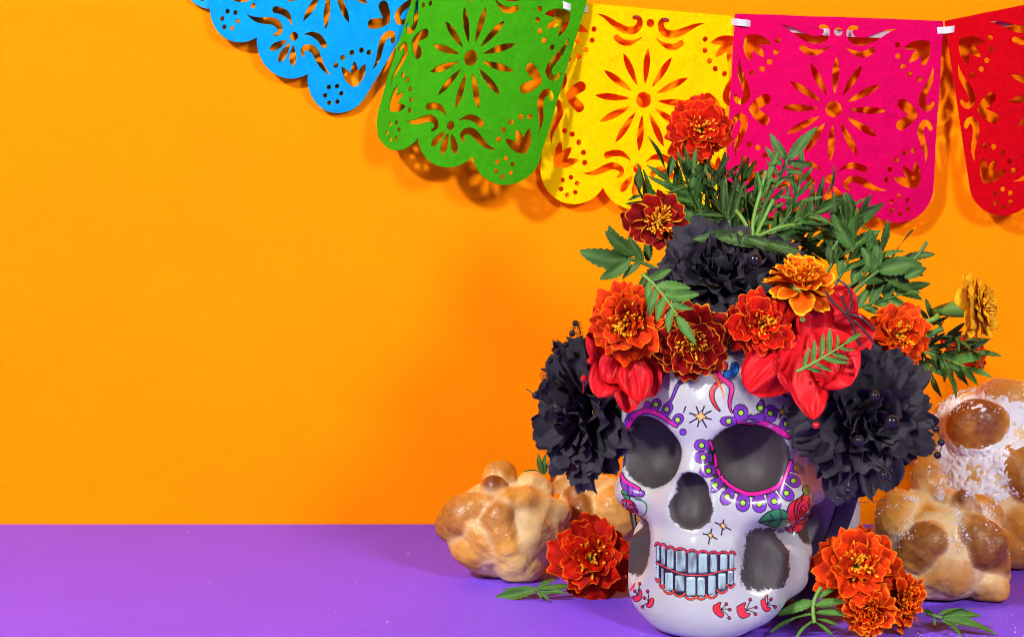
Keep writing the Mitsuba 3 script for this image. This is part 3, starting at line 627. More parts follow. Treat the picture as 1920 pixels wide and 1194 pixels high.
# ---------------------------------------------------------------- sweet rolls with crossed dough bones
def crust_bump(p, n, uv): return mikit.fbm(p.x * 700, p.y * 700, p.z * 700, 2) + .4 * mikit.noise(p.x * 160, p.y * 160, p.z * 160)
def crust_colour(p, n, uv):                                                    # uv.x: how far the oven browned it, uv.y: pale floury seam
    b = dr.clip(uv.x + .22 * (mikit.fbm(p.x * 330, p.y * 330, p.z * 330, 3) - .5), 0, 1)
    c = mikit.mix(mikit.mix(C3((.74, .52, .22)), C3((.60, .26, .040)), dr.clip(b / .42, 0, 1)), C3((.17, .034, .005)), dr.clip((b - .42) / .58, 0, 1))
    return mikit.mix(c, C3((.76, .56, .31)), uv.y)
scene['crust'] = {'type': 'twosided', 'bsdf': {'type': 'bumpmap', 'scale': 0.0004, 'arbitrary': mikit.proc(crust_bump, 3e-4),
    'bsdf': {'type': 'principled', 'base_color': mikit.proc(crust_colour), 'roughness': 0.42, 'specular': 0.3, 'clearcoat': .4, 'clearcoat_gloss': .956}}}
def sstep(a, b, x):
    t = np.clip((x - a) / (b - a), 0, 1); return t * t * (3 - 2 * t)
def bread(name, Y, dome, chains, knobs, seed, label, h=1.1, sugar=None, grains=0, thick=.86, tilt=(0, -1, .22), k=.05):
    """dome: (px, py, half width, half height); chains and knobs: stations (px, py, radius, browning) of the photo, laid on the dome at depth Y. Works in millimetres
    in a frame whose z looks out of the face of the roll."""
    rng = np.random.default_rng(seed); off = rng.uniform(0, 50, 3); S = Y / FPX * 1000
    ctr = at(dome[0], dome[1], Y); Rm = frame(tilt, (1, 0, 0)); rx, ry = dome[2] * S, dome[3] * S; R = (rx + ry) / 2; rad = np.array([rx, ry, R * thick])
    def on(px, py, r, sink=.42):
        q = (at(px, py, Y) - ctr) * 1000 @ Rm; x, y = q[0], q[1]; m = math.hypot(x / rx, y / ry)
        z = rad[2] * math.sqrt(max(0, 1 - min(m, .97) ** 2)); n = unit([x / rx ** 2, y / ry ** 2, z / rad[2] ** 2])
        return np.array([x, y, z]) * min(1, .99) - n * r * sink * (1 - min(1, m ** 4) * .5)
    CH = [[(on(px, py, r * S, *sk), r * S, b) for px, py, r, b, *sk in c] for c in chains]
    KN = [(on(px, py, r * S, -.05), r * S, b) for px, py, r, b in knobs]
    def warp(p):
        q = p / R; return p + R * .045 * (np.stack([meshkit.noise(q * 2.8 + off + 7 * i, seed) for i in range(3)], -1) - .5) * 2 + R * .010 * (np.stack([meshkit.noise(q * 9 + off + 5 * i, seed) for i in range(3)], -1) - .5) * 2
    def comps(p):
        p = warp(p); out = [smax(ell(p, (0, 0, 0), rad), -p[..., 2] - .62 * R, .25 * R)]
        for ch in CH:
            d = None
            for (a, ra, _), (b, rb, _) in zip(ch, ch[1:]):
                c = cap(p, a, b, ra, rb); d = c if d is None else smin(d, c, 2.5)
            out.append(np.linalg.norm(p - ch[0][0], axis=-1) - ch[0][1] if d is None else d)
        for c, r, _ in KN: out.append(np.linalg.norm((p - c) / [1, 1, .9], axis=-1) - r)
        return out
    def fn(p):
        d = None
        for i, c in enumerate(comps(p)): d = c if d is None else smin(d, c, (k if i <= len(CH) else .04) * R)
        return smax(d, .3 - (p @ Rm[2] + ctr[2] * 1000), 3.0)
    e = R * 1.55
    v, f, n = surface_net(fn, (-e, -e, -.75 * R), (e, e, 1.75 * R), h)
    C = np.stack(comps(v), 1); which = C.argmin(1); w_ = warp(v)
    nz = meshkit.fbm(v / R * 3.0 + off, 3, seed) - .5; n2 = meshkit.fbm(v / R * 12 + off, 3, seed + 5) - .5
    # how far the oven browned each lump: strongest on its crown, fading out in patches towards the creases
    b = np.zeros(len(v)); gapb = C[:, 1:].min(1)
    for i, ch in enumerate(CH + [[q] for q in KN]):
        m = which == i + 1; P = w_[m]; W = np.zeros(len(P)); B = np.zeros(len(P)); crown = np.zeros(len(P))
        for c, r, br in ch:
            dv = P - c; dist = np.linalg.norm(dv, axis=1); g = np.exp(-(dist / (1.1 * r)) ** 2) + 1e-9; out_ = unit(np.array([c[0] / rx ** 2, c[1] / ry ** 2, c[2] / rad[2] ** 2]) * R)
            W += g; B += g * br; crown += g * (dv @ out_) / r
        b[m] = (B / W) * sstep(-.55, .75, crown / W + 1.5 * nz[m] + .25 * n2[m])
    m0 = which == 0
    b[m0] = .50 * sstep(.05 * R, .26 * R, gapb[m0] + .45 * R * nz[m0]) * sstep(-.5 * R, 0, w_[m0, 2])
    second = np.partition(C, 1, axis=1); crease = second[:, 1] - second[:, 0]
    seam = sstep(.12 * R, .0, crease + .10 * R * nz) * np.where(m0, .5, .35)
    uv = np.stack([np.clip(b + .10 * n2, 0, 1), np.clip(seam, 0, .85)], 1)
    W = v @ Rm.T / 1000; lift = .0002 - (W[:, 2].min() + ctr[2]);     ctr = ctr + [0, 0, lift]; W = W + ctr; N = n @ Rm.T
    key = numbered(name); k_ = {}
    for i in range(C.shape[1]):
        pv, pf, pn, u = pieces(v, f, n, which, i)
        if not len(pf): continue
        nm = 'bun' if i == 0 else 'dough_bone' if i <= len(CH) else 'knob'
        q = k_.get(nm, 0); k_[nm] = q + 1
        scene[f'{key}__{nm}' + (f'_{q:03d}' if q else '')] = surface((W[u], pf), N[u], 'crust', uv=uv[u])
    tag(key, label, 'bread roll', 'sweet bread rolls with crossed dough bones')
    if sugar:
        m = sugar(v / R, crease / R, which, N) + 1.7 * (meshkit.fbm(v / R * 4 + off, 4, 3) - .5)
        fine = meshkit.fbm(v * .45, 3, 8) - .5
        t = np.clip(m, -.6, .8) * 2.2 + fine * 4.0 - .2
        keep = (t[f] > -.15).any(1); u, inv = np.unique(f[keep], return_inverse=True)
        sv = W[u] + N[u] * (t[u] / 1000)[:, None] + rng.normal(0, .00015, (len(u), 3))
        scene[key + '__powdered_sugar'] = mikit.ply((sv, inv.reshape(-1, 3)), 'sugar', smooth=True)
        labels[key + '__powdered_sugar'] = {'label': 'clumpy drifts of white powdered sugar', 'kind': 'stuff'}
    if grains:
        wgt = np.clip(meshkit.fbm(v / R * 4 + off, 3, 21) - .47, 0, 1) ** 1.5 * np.clip(N[:, 2] * .8 - N[:, 1] * .5, 0, 1) * (1 + 2 * (crease < .12 * R)) * np.clip(.25 + v[:, 1] / R, .02, 1)
        i = rng.choice(len(v), grains, p=wgt / wgt.sum()); s = rng.lognormal(-8.3, .5, grains)
        oc = trimesh.creation.icosahedron(); parts = []
        for j, r in zip(i, s): parts.append((np.asarray(oc.vertices) * r * rng.uniform(.7, 1.2, 3) + W[j] + N[j] * r * .4 + rng.normal(0, .0005, 3) * [1, 1, .2], oc.faces))
        scene[key + '__sugar_grains'] = mikit.ply(join(parts), 'sugar')
        labels[key + '__sugar_grains'] = {'label': 'scattered grains of powdered sugar', 'kind': 'stuff'}
    return key
bread('bread_roll', 1.272, (948, 990, 112, 94),
      [[(912, 940, 24, .35), (884, 950, 33, .6), (862, 966, 40, .8), (846, 984, 37, .8)], [(888, 1022, 56, .6, .80), (872, 1036, 46, .4, .8)], [(938, 962, 28, .55), (934, 978, 30, .85), (940, 1000, 28, .6), (952, 1026, 26, .3), (968, 1056, 30, .15), (984, 1070, 33, .10), (962, 1072, 30, .1)],
       [(955, 935, 28, .45), (988, 936, 29, .35), (1022, 946, 21, .12), (1052, 960, 26, .10)], [(1004, 992, 52, .15, .85), (1000, 1016, 46, .10, .85)], [(1000, 903, 28, .20), (1016, 912, 24, .15)]],
      [(924, 918, 27, .95), (938, 892, 33, .55)], 11, 'glazed pale bread roll on the left, in front of a darker one', k=.10)
bread('bread_roll', 1.335, (1125, 958, 88, 76),
      [[(1082, 922, 28, .75), (1092, 950, 30, .9), (1108, 985, 24, .5)], [(1160, 940, 46, .4), (1180, 965, 44, .3)], [(1058, 955, 30, .4), (1050, 975, 30, .3)], [(1115, 905, 26, .3), (1150, 905, 24, .3)]],
      [(1052, 893, 27, .6)], 12, 'brown shiny bread roll half hidden between the left bread and the skull', tilt=(-.15, -1, .3))
bread('bread_roll', 1.212, (1755, 1020, 124, 112),
      [[(1732, 884, 27, .65), (1748, 908, 25, .5), (1768, 932, 20, .35)], [(1672, 950, 42, .55), (1664, 972, 40, .5)], [(1716, 1016, 40, .8), (1700, 1034, 44, .9)], [(1808, 990, 36, .7), (1836, 1022, 48, .95), (1862, 1058, 30, .8), (1878, 1080, 13, .6)],
       [(1762, 1084, 60, .45, .8), (1736, 1078, 50, .35, .8)], [(1846, 1100, 36, .5), (1860, 1108, 30, .4)], [(1838, 944, 26, .45), (1858, 962, 26, .6)]],
      [(1792, 944, 25, .95), (1806, 958, 20, .85)], 13, 'bread roll dusted with sugar in front, right of the skull', grains=2400, k=.055)
def drift(q, crease, which, N): return .95 * sstep(.95, .45, np.hypot(q[:, 0] + .18, q[:, 1] - .38)) * ((which == 0) * 1.0 + (which > 0) * sstep(.16, .02, crease)) + .35 * (which == 5) * (N[:, 2] > .55) - .54
bread('bread_roll', 1.325, (1862, 892, 150, 172),
      [[(1880, 745, 52, .35), (1912, 752, 50, .45)], [(1862, 868, 34, .5), (1896, 890, 56, .8), (1940, 930, 60, .85)], [(1740, 838, 34, .5), (1730, 862, 34, .45)], [(1900, 1000, 70, .55), (1880, 1020, 60, .5)]],
      [(1812, 806, 56, .92)], 14, 'large bread roll at the right edge with thick drifts of sugar round its knob', sugar=drift, grains=900, h=1.4)
# ---------------------------------------------------------------- sheets: petals, blades and leaflets
def sheet(P, col=None, uv=None, bsdf='petal_red'):
    nu, nv = P.shape[:2]; f = tris(grid_faces(nu, nv)); v = P.reshape(-1, 3)
    return mikit.ply((v, f), bsdf, smooth=True, color=None if col is None else col.reshape(-1, 3), uv=None if uv is None else uv.reshape(-1, 2))
TT = np.array([0, .16, .32, .47, .60, .72, .82, .895, .945, .962, 1.0])
SS = np.array([-1, -.94, -.88, -.66, -.44, -.22, 0, .22, .44, .66, .88, .94, 1])
def petal_points(L, W, e0, curl, cup, ruf, rng, waist=.30, tip=.36, scal=.05, S=SS, Tn=TT):
    """A fan-shaped petal rising from the origin: across x, outwards y, up z. e0, curl in degrees."""
    s, t = np.meshgrid(S, Tn, indexing='ij'); ph, ph2 = rng.uniform(0, 6.28, 2); k = rng.uniform(2.2, 4.0)
    ln = L * (1 - tip * np.abs(s) ** 3.0 + scal * np.cos(k * 1.6 * s + ph2) + .35 * scal * np.sin(9 * s + ph))
    w = W * (waist + (1 - waist) * np.sin(np.minimum(1, t * 1.22) * PI / 2)) * (1 - .10 * np.maximum(0, (t - .8) / .2) ** 2)
    a = np.radians(e0 - curl * t ** 1.3); dt = np.diff(t, axis=1, prepend=0)
    y = np.cumsum(np.cos(a) * dt, 1) * ln; z = np.cumsum(np.sin(a) * dt, 1) * ln
    r = t ** 1.8 * (ruf * W) * (np.sin(k * s * 2.1 + ph) + .6 * np.sin(7.5 * s + ph2)) * (.35 + .65 * np.abs(s))
    lift = cup * W * s ** 2 * np.minimum(1, 2 * t) + r
    y = y - np.sin(a) * lift; z = z + np.cos(a) * lift
    return np.stack([s * w + .06 * W * np.sin(5 * t + ph), y, z], -1), s, t
def ramp(t, *stops):
    x = [q[0] for q in stops]; return np.stack([np.interp(t, x, [q[1][i] for q in stops]) for i in range(3)], -1)
# ---------------------------------------------------------------- the flower headband
def cloth_petal(rng, R, L, W, e0, curl, cup):
    S = np.linspace(-1, 1, 21); Tn = np.array([0, .2, .38, .54, .68, .79, .87, .93, .97, 1])
    P, s, t = petal_points(L, W, e0, curl, cup, .26, rng, waist=.42, tip=.07, scal=.07, S=S, Tn=Tn)
    d = P[:, -1] - P[:, -3]; P[:, -1] += d * (.35 * (np.arange(21) % 2))[:, None]      # pinked edge
    q = (meshkit.noise(np.stack([s * 2.1 + rng.uniform(0, 9), t * 2.5, 0 * s], -1), 4) - .5)
    P[..., 2] += q * .5 * W * t; P[..., 1] += q * .16 * W * t
    q2 = meshkit.noise(np.stack([s * 5 + 3, t * 5 + rng.uniform(0, 9), 0 * s], -1), 6) - .5; P[..., 2] += q2 * .16 * W * t
    return sheet(P * [R * 1.18, R, R], uv=np.stack([s * W, t * L], -1) * R / .0011 + rng.uniform(0, 1, 2), bsdf='black_cloth')
rng = np.random.default_rng(5)
ROWS_B = [(15, .10, .98, .29, 4, 16, .12), (14, .12, .88, .27, 22, 20, .3), (13, .16, .72, .24, 40, 16, .5), (11, .14, .56, .22, 58, 8, .8), (8, .08, .44, .19, 76, 2, 1.0)]
CLOTH = [[cloth_petal(rng, 1.0, L, W, e, c, k) for _ in range(5)] for n, r0, L, W, e, c, k in ROWS_B]
HB = 'flower_headband'
def black_flower(ctr, axis, R, seed, squash=1.0):
    rng = np.random.default_rng(seed); key = numbered(HB + '__black_flower'); Rm = frame(axis)
    for i, (n, r0, L, W, e, c, k) in enumerate(ROWS_B):
        for j in range(n):
            a = (j + .5 * (i % 2) + rng.uniform(-.22, .22)) / n * 2 * PI
            M = rotz(a) @ rotx(rng.normal(0, .17)); R2 = M @ np.array([[math.cos(b := rng.normal(0, .25)), 0, math.sin(b)], [0, 1, 0], [-math.sin(b), 0, math.cos(b)]])
            m = Rm @ np.diag([1, 1, squash]) @ R2; sc = R * rng.uniform(.84, 1.12)
            o = np.array(ctr) + Rm @ (rotz(a) @ np.array([0, r0, 0])) * R + Rm[:, 2] * R * (.05 * i + rng.normal(0, .02))
            put(key + '__petal', CLOTH[i][rng.integers(5)], mat(m, o, sc))
    return key
RB = black_flower(at(1612, 786, 1.100), (.22, -.94, .10), .0405, 21)
LB = black_flower(at(1110, 768, 1.175), (-.86, -.50, .06), .042, 22)
TB = black_flower(at(1345, 530, 1.13), (-.05, -.74, .66), .037, 23)
TB2 = black_flower(at(1440, 500, 1.15), (.1, -.55, .83), .022, 24)
# the band: a flat plastic hoop over the head
bp = [(44, 50, 6), (57, 64, 36), (69, 78, 76), (73, 84, 118), (69, 86, 160), (47, 85, 194), (0, 84, 212), (-47, 85, 194), (-69, 80, 160), (-73, 70, 118), (-67, 60, 76), (-58, 52, 44)]
bc = spline(bp, 70); bt = unit(np.gradient(bc, axis=0).mean(0)); tg = np.gradient(bc, axis=0); tg /= np.linalg.norm(tg, axis=1, keepdims=True)
wd = np.cross(tg, np.stack([bc[:, 0], 0 * bc[:, 0], bc[:, 2] - 90], 1)); wd /= np.linalg.norm(wd, axis=1, keepdims=True); on_ = np.cross(wd, tg)
wd *= np.sign(wd[:, 1:2]); rad_ = np.stack([bc[:, 0], 0 * bc[:, 0], bc[:, 2] - 90], 1); on_ *= np.sign((on_ * rad_).sum(1))[:, None]
wd, on_ = wd * math.cos(.6) + on_ * math.sin(.6), on_ * math.cos(.6) - wd * math.sin(.6)
prof = [(-7.5, 0), (-7.0, 1.1), (0, 1.5), (7.0, 1.1), (7.5, 0), (7.0, -1), (-7.0, -1)]
bv = np.stack([bc + wd * a + on_ * b for a, b in prof], 1); n_ = len(prof); i_, j_ = np.meshgrid(np.arange(69), np.arange(n_), indexing='ij')
bf = tris(np.stack([i_ * n_ + j_, (i_ + 1) * n_ + j_, (i_ + 1) * n_ + (j_ + 1) % n_, i_ * n_ + (j_ + 1) % n_], -1).reshape(-1, 4))
scene[HB + '__band'] = mikit.ply((sk_world(bv.reshape(-1, 3)), bf), 'band_plastic', smooth=40)
teeth = []                                                                     # comb teeth along the inner edge of the hoop
for q in np.arange(40, 66, .45):
    i = int(q); c = bc[i] + (bc[min(i + 1, 69)] - bc[i]) * (q - i); a = c - wd[i] * 6; teeth.append(tube([a, a - wd[i] * 2.6 - on_[i] * 1.2], [.8, .3], 4))
tv, tf = join(teeth); scene[HB + '__comb_teeth'] = mikit.ply((sk_world(tv), tf), 'band_plastic')
labels[HB + '__comb_teeth'] = {'kind': 'stuff', 'label': 'row of small comb teeth along the edge of the band'}
# red satin petals
def satin(parent, b, t, w, Y0, Y1, seed, cup=.12, arch=.12, N=(0, -1, .1), fold=0.0, key='petal', tipw=.5):
    rng = np.random.default_rng(seed); B, E = at(*b, Y0), at(*t, Y1); d = E - B; L = np.linalg.norm(d); d = d / L
    N = unit(np.array(N, float) - d * (np.array(N, float) @ d)); sd = np.cross(d, N)
    s, tt = np.meshgrid(np.linspace(-1, 1, 17), np.linspace(0, 1, 22), indexing='ij')
    prof = np.sin(np.clip(tt, 0, 1) ** 1.25 * PI) ** .55 * (1 - .15 * tt) + .10 * (1 - tt)
    W = w / 2; ph = rng.uniform(0, 6)
    k = meshkit.noise(np.stack([s * 1.6 + rng.uniform(0, 9), tt * 2.2, 0 * s], -1), seed) - .5
    h = arch * L * np.sin(tt * PI * .9) + .10 * L * tt ** 3 + cup * W * (s * s * prof) + fold * W * np.sin(s * 3.4 + ph) * prof * tt + (k * .95 + .42 * (meshkit.noise(np.stack([s * 4 + seed, tt * 3.5, 0 * s], -1), seed) - .5)) * W * prof
    P = B + d * (L * tt)[..., None] + sd * (W * prof * s)[..., None] + N * h[..., None]
    put(f'{HB}__{parent}__{key}', sheet(P, uv=np.stack([s * .5, tt], -1) + seed, bsdf='red_satin'))
for i, a in enumerate([((1165, 660), (1120, 750), .024, 1.105, 1.085, .35), ((1180, 664), (1168, 776), .021, 1.10, 1.085, .4), ((1195, 664), (1231, 742), .022, 1.10, 1.09, .3), ((1178, 655), (1200, 758), .022, 1.095, 1.075, .55),
                       ((1185, 672), (1096, 632), .030, 1.12, 1.115, -.5), ((1190, 660), (1250, 712), .020, 1.11, 1.10, .2), ((1200, 600), (1250, 512), .022, 1.13, 1.14, .3), ((1175, 640), (1118, 572), .022, 1.13, 1.14, .2), ((1175,660),(1140,722),.022,1.10,1.085,-.3)]):
    satin('red_flower', a[0], a[1], a[2], a[3] + .014, a[4] + .018, 40 + i, fold=a[5], arch=.03, N=(.45 * math.sin(i * 2.1), -1, .1 + .35 * math.cos(i * 1.7)))
for i, a in enumerate([((1508, 625), (1398, 740), .034, 1.085, 1.062, .25), ((1515, 622), (1490, 750), .032, 1.08, 1.055, -.2), ((1522, 622), (1606, 724), .033, 1.07, 1.036, .2), ((1502, 662), (1517, 792), .026, 1.060, 1.036, .55),
                       ((1510, 640), (1478, 542), .020, 1.09, 1.10, .3), ((1520, 645), (1588, 545), .034, 1.09, 1.11, -.25), ((1520, 640), (1630, 622), .034, 1.09, 1.10, .25), ((1500, 640), (1412, 655), .026, 1.09, 1.085, -.3), ((1515, 640), (1540, 560), .026, 1.075, 1.075, .3), ((1515, 650), (1560, 716), .024, 1.068, 1.05, -.25)]):
    satin('red_flower_001', a[0], a[1], a[2], a[3] + .014, a[4] + .018, 60 + i, fold=a[5], arch=.04, N=(.45 * math.sin(i * 2.3 + 1), -1, .1 + .35 * math.cos(i * 1.7)))
labels[HB + '__red_flower'] = {'label': 'drooping red satin flower under the marigold at the left'}
labels[HB + '__red_flower_001'] = {'label': 'open red satin flower over the right brow'}
labels[RB] = {'label': 'large black cloth flower right of the eye'}; labels[LB] = {'label': 'black cloth flower at the left side of the skull'}; labels[TB] = {'label': 'black cloth flower on top of the head'}
# beads on wires
ICO = trimesh.creation.icosphere(3, 1.0)
BEADS = {b: mikit.ply(ICO, b, smooth=True) for b in ('black_gloss', 'red_gloss')}
def bead(p, r, b): put(HB + ('__bead' if b == 'black_gloss' else '__red_bead'), BEADS[b], mat(np.eye(3), p, r))
def wire(pts, r=.00032, mtl='wire'):
    c = spline(np.array(pts), 6 * len(pts)); put(HB + '__wire', mikit.ply(tube(c, r, 5), mtl, smooth=True))
def string(pxs, Y, r=.0019, b='black_gloss', tail=None):
    pts = [at(x, y, Y + dy) for x, y, *z in pxs for dy in [z[0] if z else 0]]
    if tail: wire([at(*tail[0], Y + .01)] + pts + ([at(*tail[1], Y)] if len(tail) > 1 else []))
    elif len(pts) > 1: wire(pts)
    for p in pts: bead(p, r, b)
string([(1079, 606), (1073, 625), (1061, 646), (1050, 671)], 1.165, tail=[(1092, 640)])
string([(1045, 659), (1031, 676)], 1.16, tail=[(1061, 648), (1029, 688)])
string([(1004, 741)], 1.16, r=.0021, tail=[(1034, 758), (986, 728)])
string([(1755, 804), (1765, 829), (1758, 853)], 1.075, r=.0021, tail=[(1738, 790)])
string([(1590, 919), (1589, 934)], 1.06, r=.0022, tail=[(1612, 880), (1568, 931)])
for x, y, Y, r in ((1658, 891, 1.05, .0032), (1672, 790, 1.046, .0038), (1610, 826, 1.052, .0032), (1043, 764, 1.16, .0032), (1415, 487, 1.10, .0042), (1640, 742, 1.05, .003)): bead(at(x, y, Y), r, 'black_gloss')
for x, y, Y in ((1107, 677, 1.118), (1095, 710, 1.115), (1530, 797, 1.055), (1577, 553, 1.075), (1611, 593, 1.08), (1570, 588, 1.062)): bead(at(x, y, Y), .0021, 'red_gloss')
wire([at(1095, 712, 1.115), at(1093, 737, 1.12)], .0005, 'red_gloss'); wire([at(1529, 795, 1.055), at(1527, 768, 1.06)], .0002)
for q in ([(1548, 545), (1568, 572), (1588, 592), (1602, 618), (1613, 648)], [(1570, 525), (1590, 540), (1597, 562), (1592, 584)], [(1577, 553), (1584, 572), (1590, 588)], [(1590, 590), (1611, 594), (1640, 620)], [(1600, 600), (1625, 625), (1640, 645)]):
    wire([at(x, y, 1.07) for x, y in q], .0007)
for q in ([(1612, 880), (1618, 850), (1615, 815)], [(1600, 940), (1640, 940), (1660, 935)], [(1655, 900), (1668, 872), (1672, 850)]): wire([at(x, y, 1.044) for x, y in q], .00018)
# torn black netting behind the left flower
net = []; nr = np.random.default_rng(9)
def netting(px, Y, n=9):
    a = np.array([at(x, y, Y) for x, y in px]); s = np.linspace(0, 1, n)
    A = a[0] + (a[1] - a[0]) * s[:, None]; Bq = a[3] + (a[2] - a[3]) * s[:, None]; Cq = a[0] + (a[3] - a[0]) * s[:, None]; Dq = a[1] + (a[2] - a[1]) * s[:, None]
    for p, q in [*zip(A, Bq), *zip(Cq, Dq)]:
        m = (p + q) / 2 + nr.normal(0, .0006, 3); net.append(tube([p, m, q + nr.normal(0, .001, 3)], .00013, 3))
netting([(1075, 600), (1090, 605), (1098, 670), (1058, 668)], 1.185, 11); netting([(1012, 700), (1050, 676), (1062, 730), (1022, 742)], 1.178, 15); netting([(1008, 800), (1030, 790), (1040, 850), (1018, 842)], 1.178, 11); netting([(1040, 690), (1070, 660), (1075, 720), (1045, 730)], 1.182, 11)
scene[HB + '__netting'] = mikit.ply(join(net), 'band_plastic'); labels[HB + '__netting'] = {'kind': 'stuff', 'label': 'torn black netting at the left flower'}
tag(HB, 'black headband with black and red cloth flowers and beads worn on the skull', 'flower headband')
# ---------------------------------------------------------------- marigolds
ROWS_M = {'full': [(14, .20, .84, .34, 2, 22, .10, -.12), (13, .18, .78, .31, 20, 30, .16, -.02), (12, .14, .66, .28, 38, 34, .24, .05), (9, .10, .52, .24, 58, 34, .34, .10), (4, .09, .34, .19, 70, 28, .45, .13)],
          'open': [(8, .16, .84, .36, 6, 24, .08, -.08), (8, .14, .74, .34, 26, 30, .14, 0), (6, .10, .52, .24, 52, 26, .3, .06)],
          'frill': [(10, .20, .80, .30, 8, 30, .15, -.1), (11, .18, .76, .27, 34, 26, .35, 0), (10, .14, .64, .24, 54, 20, .5, .06), (9, .10, .52, .20, 70, 14, .6, .12), (7, .05, .42, .16, 82, 8, .7, .16)]}
def petal_set(pal, form, seed):
    rng = np.random.default_rng(seed); out = []; scalruf = .13
    for i, (n, r0, L, W, e, c, k, z) in enumerate(ROWS_M[form]):
        vs = []
        for _ in range(4):
            P, s, t = petal_points(L, W, e, c, k, scalruf + .03 * i + (.08 if form == 'frill' else 0), rng, scal=.06)
            nz = meshkit.fbm(np.stack([s * 2 + rng.uniform(0, 9), t * 3, 0 * s], -1), 3, seed)
            w = np.clip(t * .75 + (nz - .5) * 1.5 + rng.uniform(-.25, .3), 0, 1.3) * rng.uniform(.8, 1.1)
            ew = .035 if form == 'frill' else 0
            edge = np.maximum(sstep(.950 - 2 * ew, .980 - ew, t), sstep(.90 - 2 * ew, .965 - ew, np.abs(s)) * sstep(.3, .5, t)) * .9
            base = sstep(.34, .05, t) * .7 * (i > 2)
            vs.append(sheet(P, uv=np.stack([w, np.maximum(edge, base)], -1), bsdf='petal_' + pal))
        out.append(vs)
    return out
SETS, MG = {}, {}
def stamens(seed, R, n, h):
    rng = np.random.default_rng(seed); parts = []
    for _ in range(n):
        r, a = .24 * math.sqrt(rng.uniform()), rng.uniform(0, 6.28); b = np.array([r * math.cos(a), r * math.sin(a), .08]); d = unit([b[0] * 2.0 + rng.normal(0, .12), b[1] * 2.0 + rng.normal(0, .12), .7]); l = h * rng.uniform(.7, 1.25)
        v, f = tube([b, b + d * l * .6, b + d * l * .85 + rng.normal(0, .012, 3), b + d * l], [.018, .020, .036, .012], 5); parts.append((v * R, f))
    return mikit.ply(join(parts), 'pollen', smooth=True)
def marigold(px, py, Y, rpx, axis, pal, form, seed, label, stem=None, group='marigold blossoms', stam=60, sh=.36, flat=1.0, cal=1.0):
    R = 1.06 * rpx * Y / FPX; ctr = at(px, py, Y); Rm = frame(axis); rng = np.random.default_rng(seed); key = numbered('marigold')
    S = SETS.setdefault((pal, form), petal_set(pal, form, len(SETS) * 7 + 3))
    for i, (n, r0, L, W, e, c, k, z) in enumerate(ROWS_M[form]):
        for j in range(n):
            a = (j + .5 * (i % 2) + rng.uniform(-.25, .25)) / n * 2 * PI; b = rng.normal(0, .26); g = rng.normal(0, .18)
            tw = np.array([[math.cos(b), 0, math.sin(b)], [0, 1, 0], [-math.sin(b), 0, math.cos(b)]])
            m = Rm @ np.diag([1, 1, flat]) @ rotz(a) @ rotx(g) @ tw
            o = ctr + Rm @ (rotz(a) @ np.array([0, r0 * rng.uniform(.8, 1.2), 0]) + np.array([0, 0, z])) * R
            put(key + '__petal', S[i][rng.integers(4)], mat(m, o, R * rng.uniform(.80, 1.14)))
    scene[key + '__stamens'] = {**stamens(seed, 1.0, stam, sh), 'to_world': mat(Rm, ctr, R)}
    # green cup under the petals and, where it shows, the stalk
    c = [(0, 0, -.02), (0, 0, -.25), (0, 0, -.55), (0, 0, -.85), (0, 0, -1.02)]; v, f = tube(np.array(c) * R * [1, 1, cal], np.array([.25, .25, .22, .14, .06]) * R, 12)
    rib = 1 + .06 * np.cos(np.arctan2(v[:, 1], v[:, 0]) * 8); v[:, :2] *= rib[:, None]
    scene[key + '__calyx'] = mikit.ply((v @ Rm.T + ctr, f), 'stalk_pale', smooth=True)
    if stem:
        pts = [ctr - Rm[:, 2] * R * .98 * cal] + [at(*q) for q in stem]; c = spline(pts, 14)
        scene[key + '__stem'] = mikit.ply(tube(c, np.linspace(.0021, .0014, 14), 8), 'stalk_pale', smooth=True)
    tag(key, label, 'marigold', group); return key
marigold(1312, 244, 1.185, 59, (.12, -.92, .22), 'scarlet', 'full', 101, 'marigold topmost of all, standing in front of the yellow flag', stem=[(1325, 330, 1.2), (1345, 430, 1.2)], stam=46)
marigold(1234, 416, 1.150, 60, (.15, -.95, .10), 'wine', 'open', 102, 'dark red open marigold with yellow centre, upper left above the foliage sprig', stem=[(1262, 470, 1.17)], stam=60, sh=.36)
marigold(1176, 602, 1.097, 74, (-.18, -.97, .08), 'flame', 'full', 103, 'large orange red marigold leftmost in the crown')
marigold(1297, 643, 1.093, 70, (.02, -.98, -.12), 'wine', 'full', 104, 'dark wine red marigold with gold edges over the forehead')
marigold(1427, 608, 1.092, 63, (.05, -.96, .18), 'red', 'full', 105, 'red marigold between the black top flower and the red satin petals', stam=56, sh=.34)
marigold(1500, 532, 1.095, 68, (.02, -.40, .91), 'orange', 'frill', 106, 'frilly orange and yellow marigold seen from the side at the right top of the crown', stem=[(1506, 600, 1.085)])
marigold(1684, 630, 1.130, 62, (.10, -.95, .22), 'flame', 'full', 107, 'orange marigold above the right black flower')
marigold(1834, 576, 1.175, 62, (.84, -.50, .12), 'copper', 'full', 108, 'yellow brown marigold seen from the side at the far right on a green stalk', stem=[(1755, 596, 1.18), (1715, 606, 1.18)], flat=.8, cal=1.35)
marigold(1812, 664, 1.26, 44, (.4, -.8, .4), 'scarlet', 'full', 109, 'small red marigold half hidden in the leaves at the far right')
marigold(1110, 1046, 1.205, 74, (.02, -.96, .16), 'scarlet', 'full', 110, 'red marigold on the table left of the skull', stam=50, sh=.34)
marigold(1606, 1062, 1.110, 80, (-.06, -.88, .42), 'flame', 'full', 111, 'large orange red marigold on the table right of the skull, upper of three', stam=60, sh=.36)
marigold(1628, 1142, 1.100, 54, (-.25, -.95, .05), 'flame', 'frill', 112, 'small frilly orange marigold lowest on the table in the photo', stem=[(1560, 1124, 1.11)])
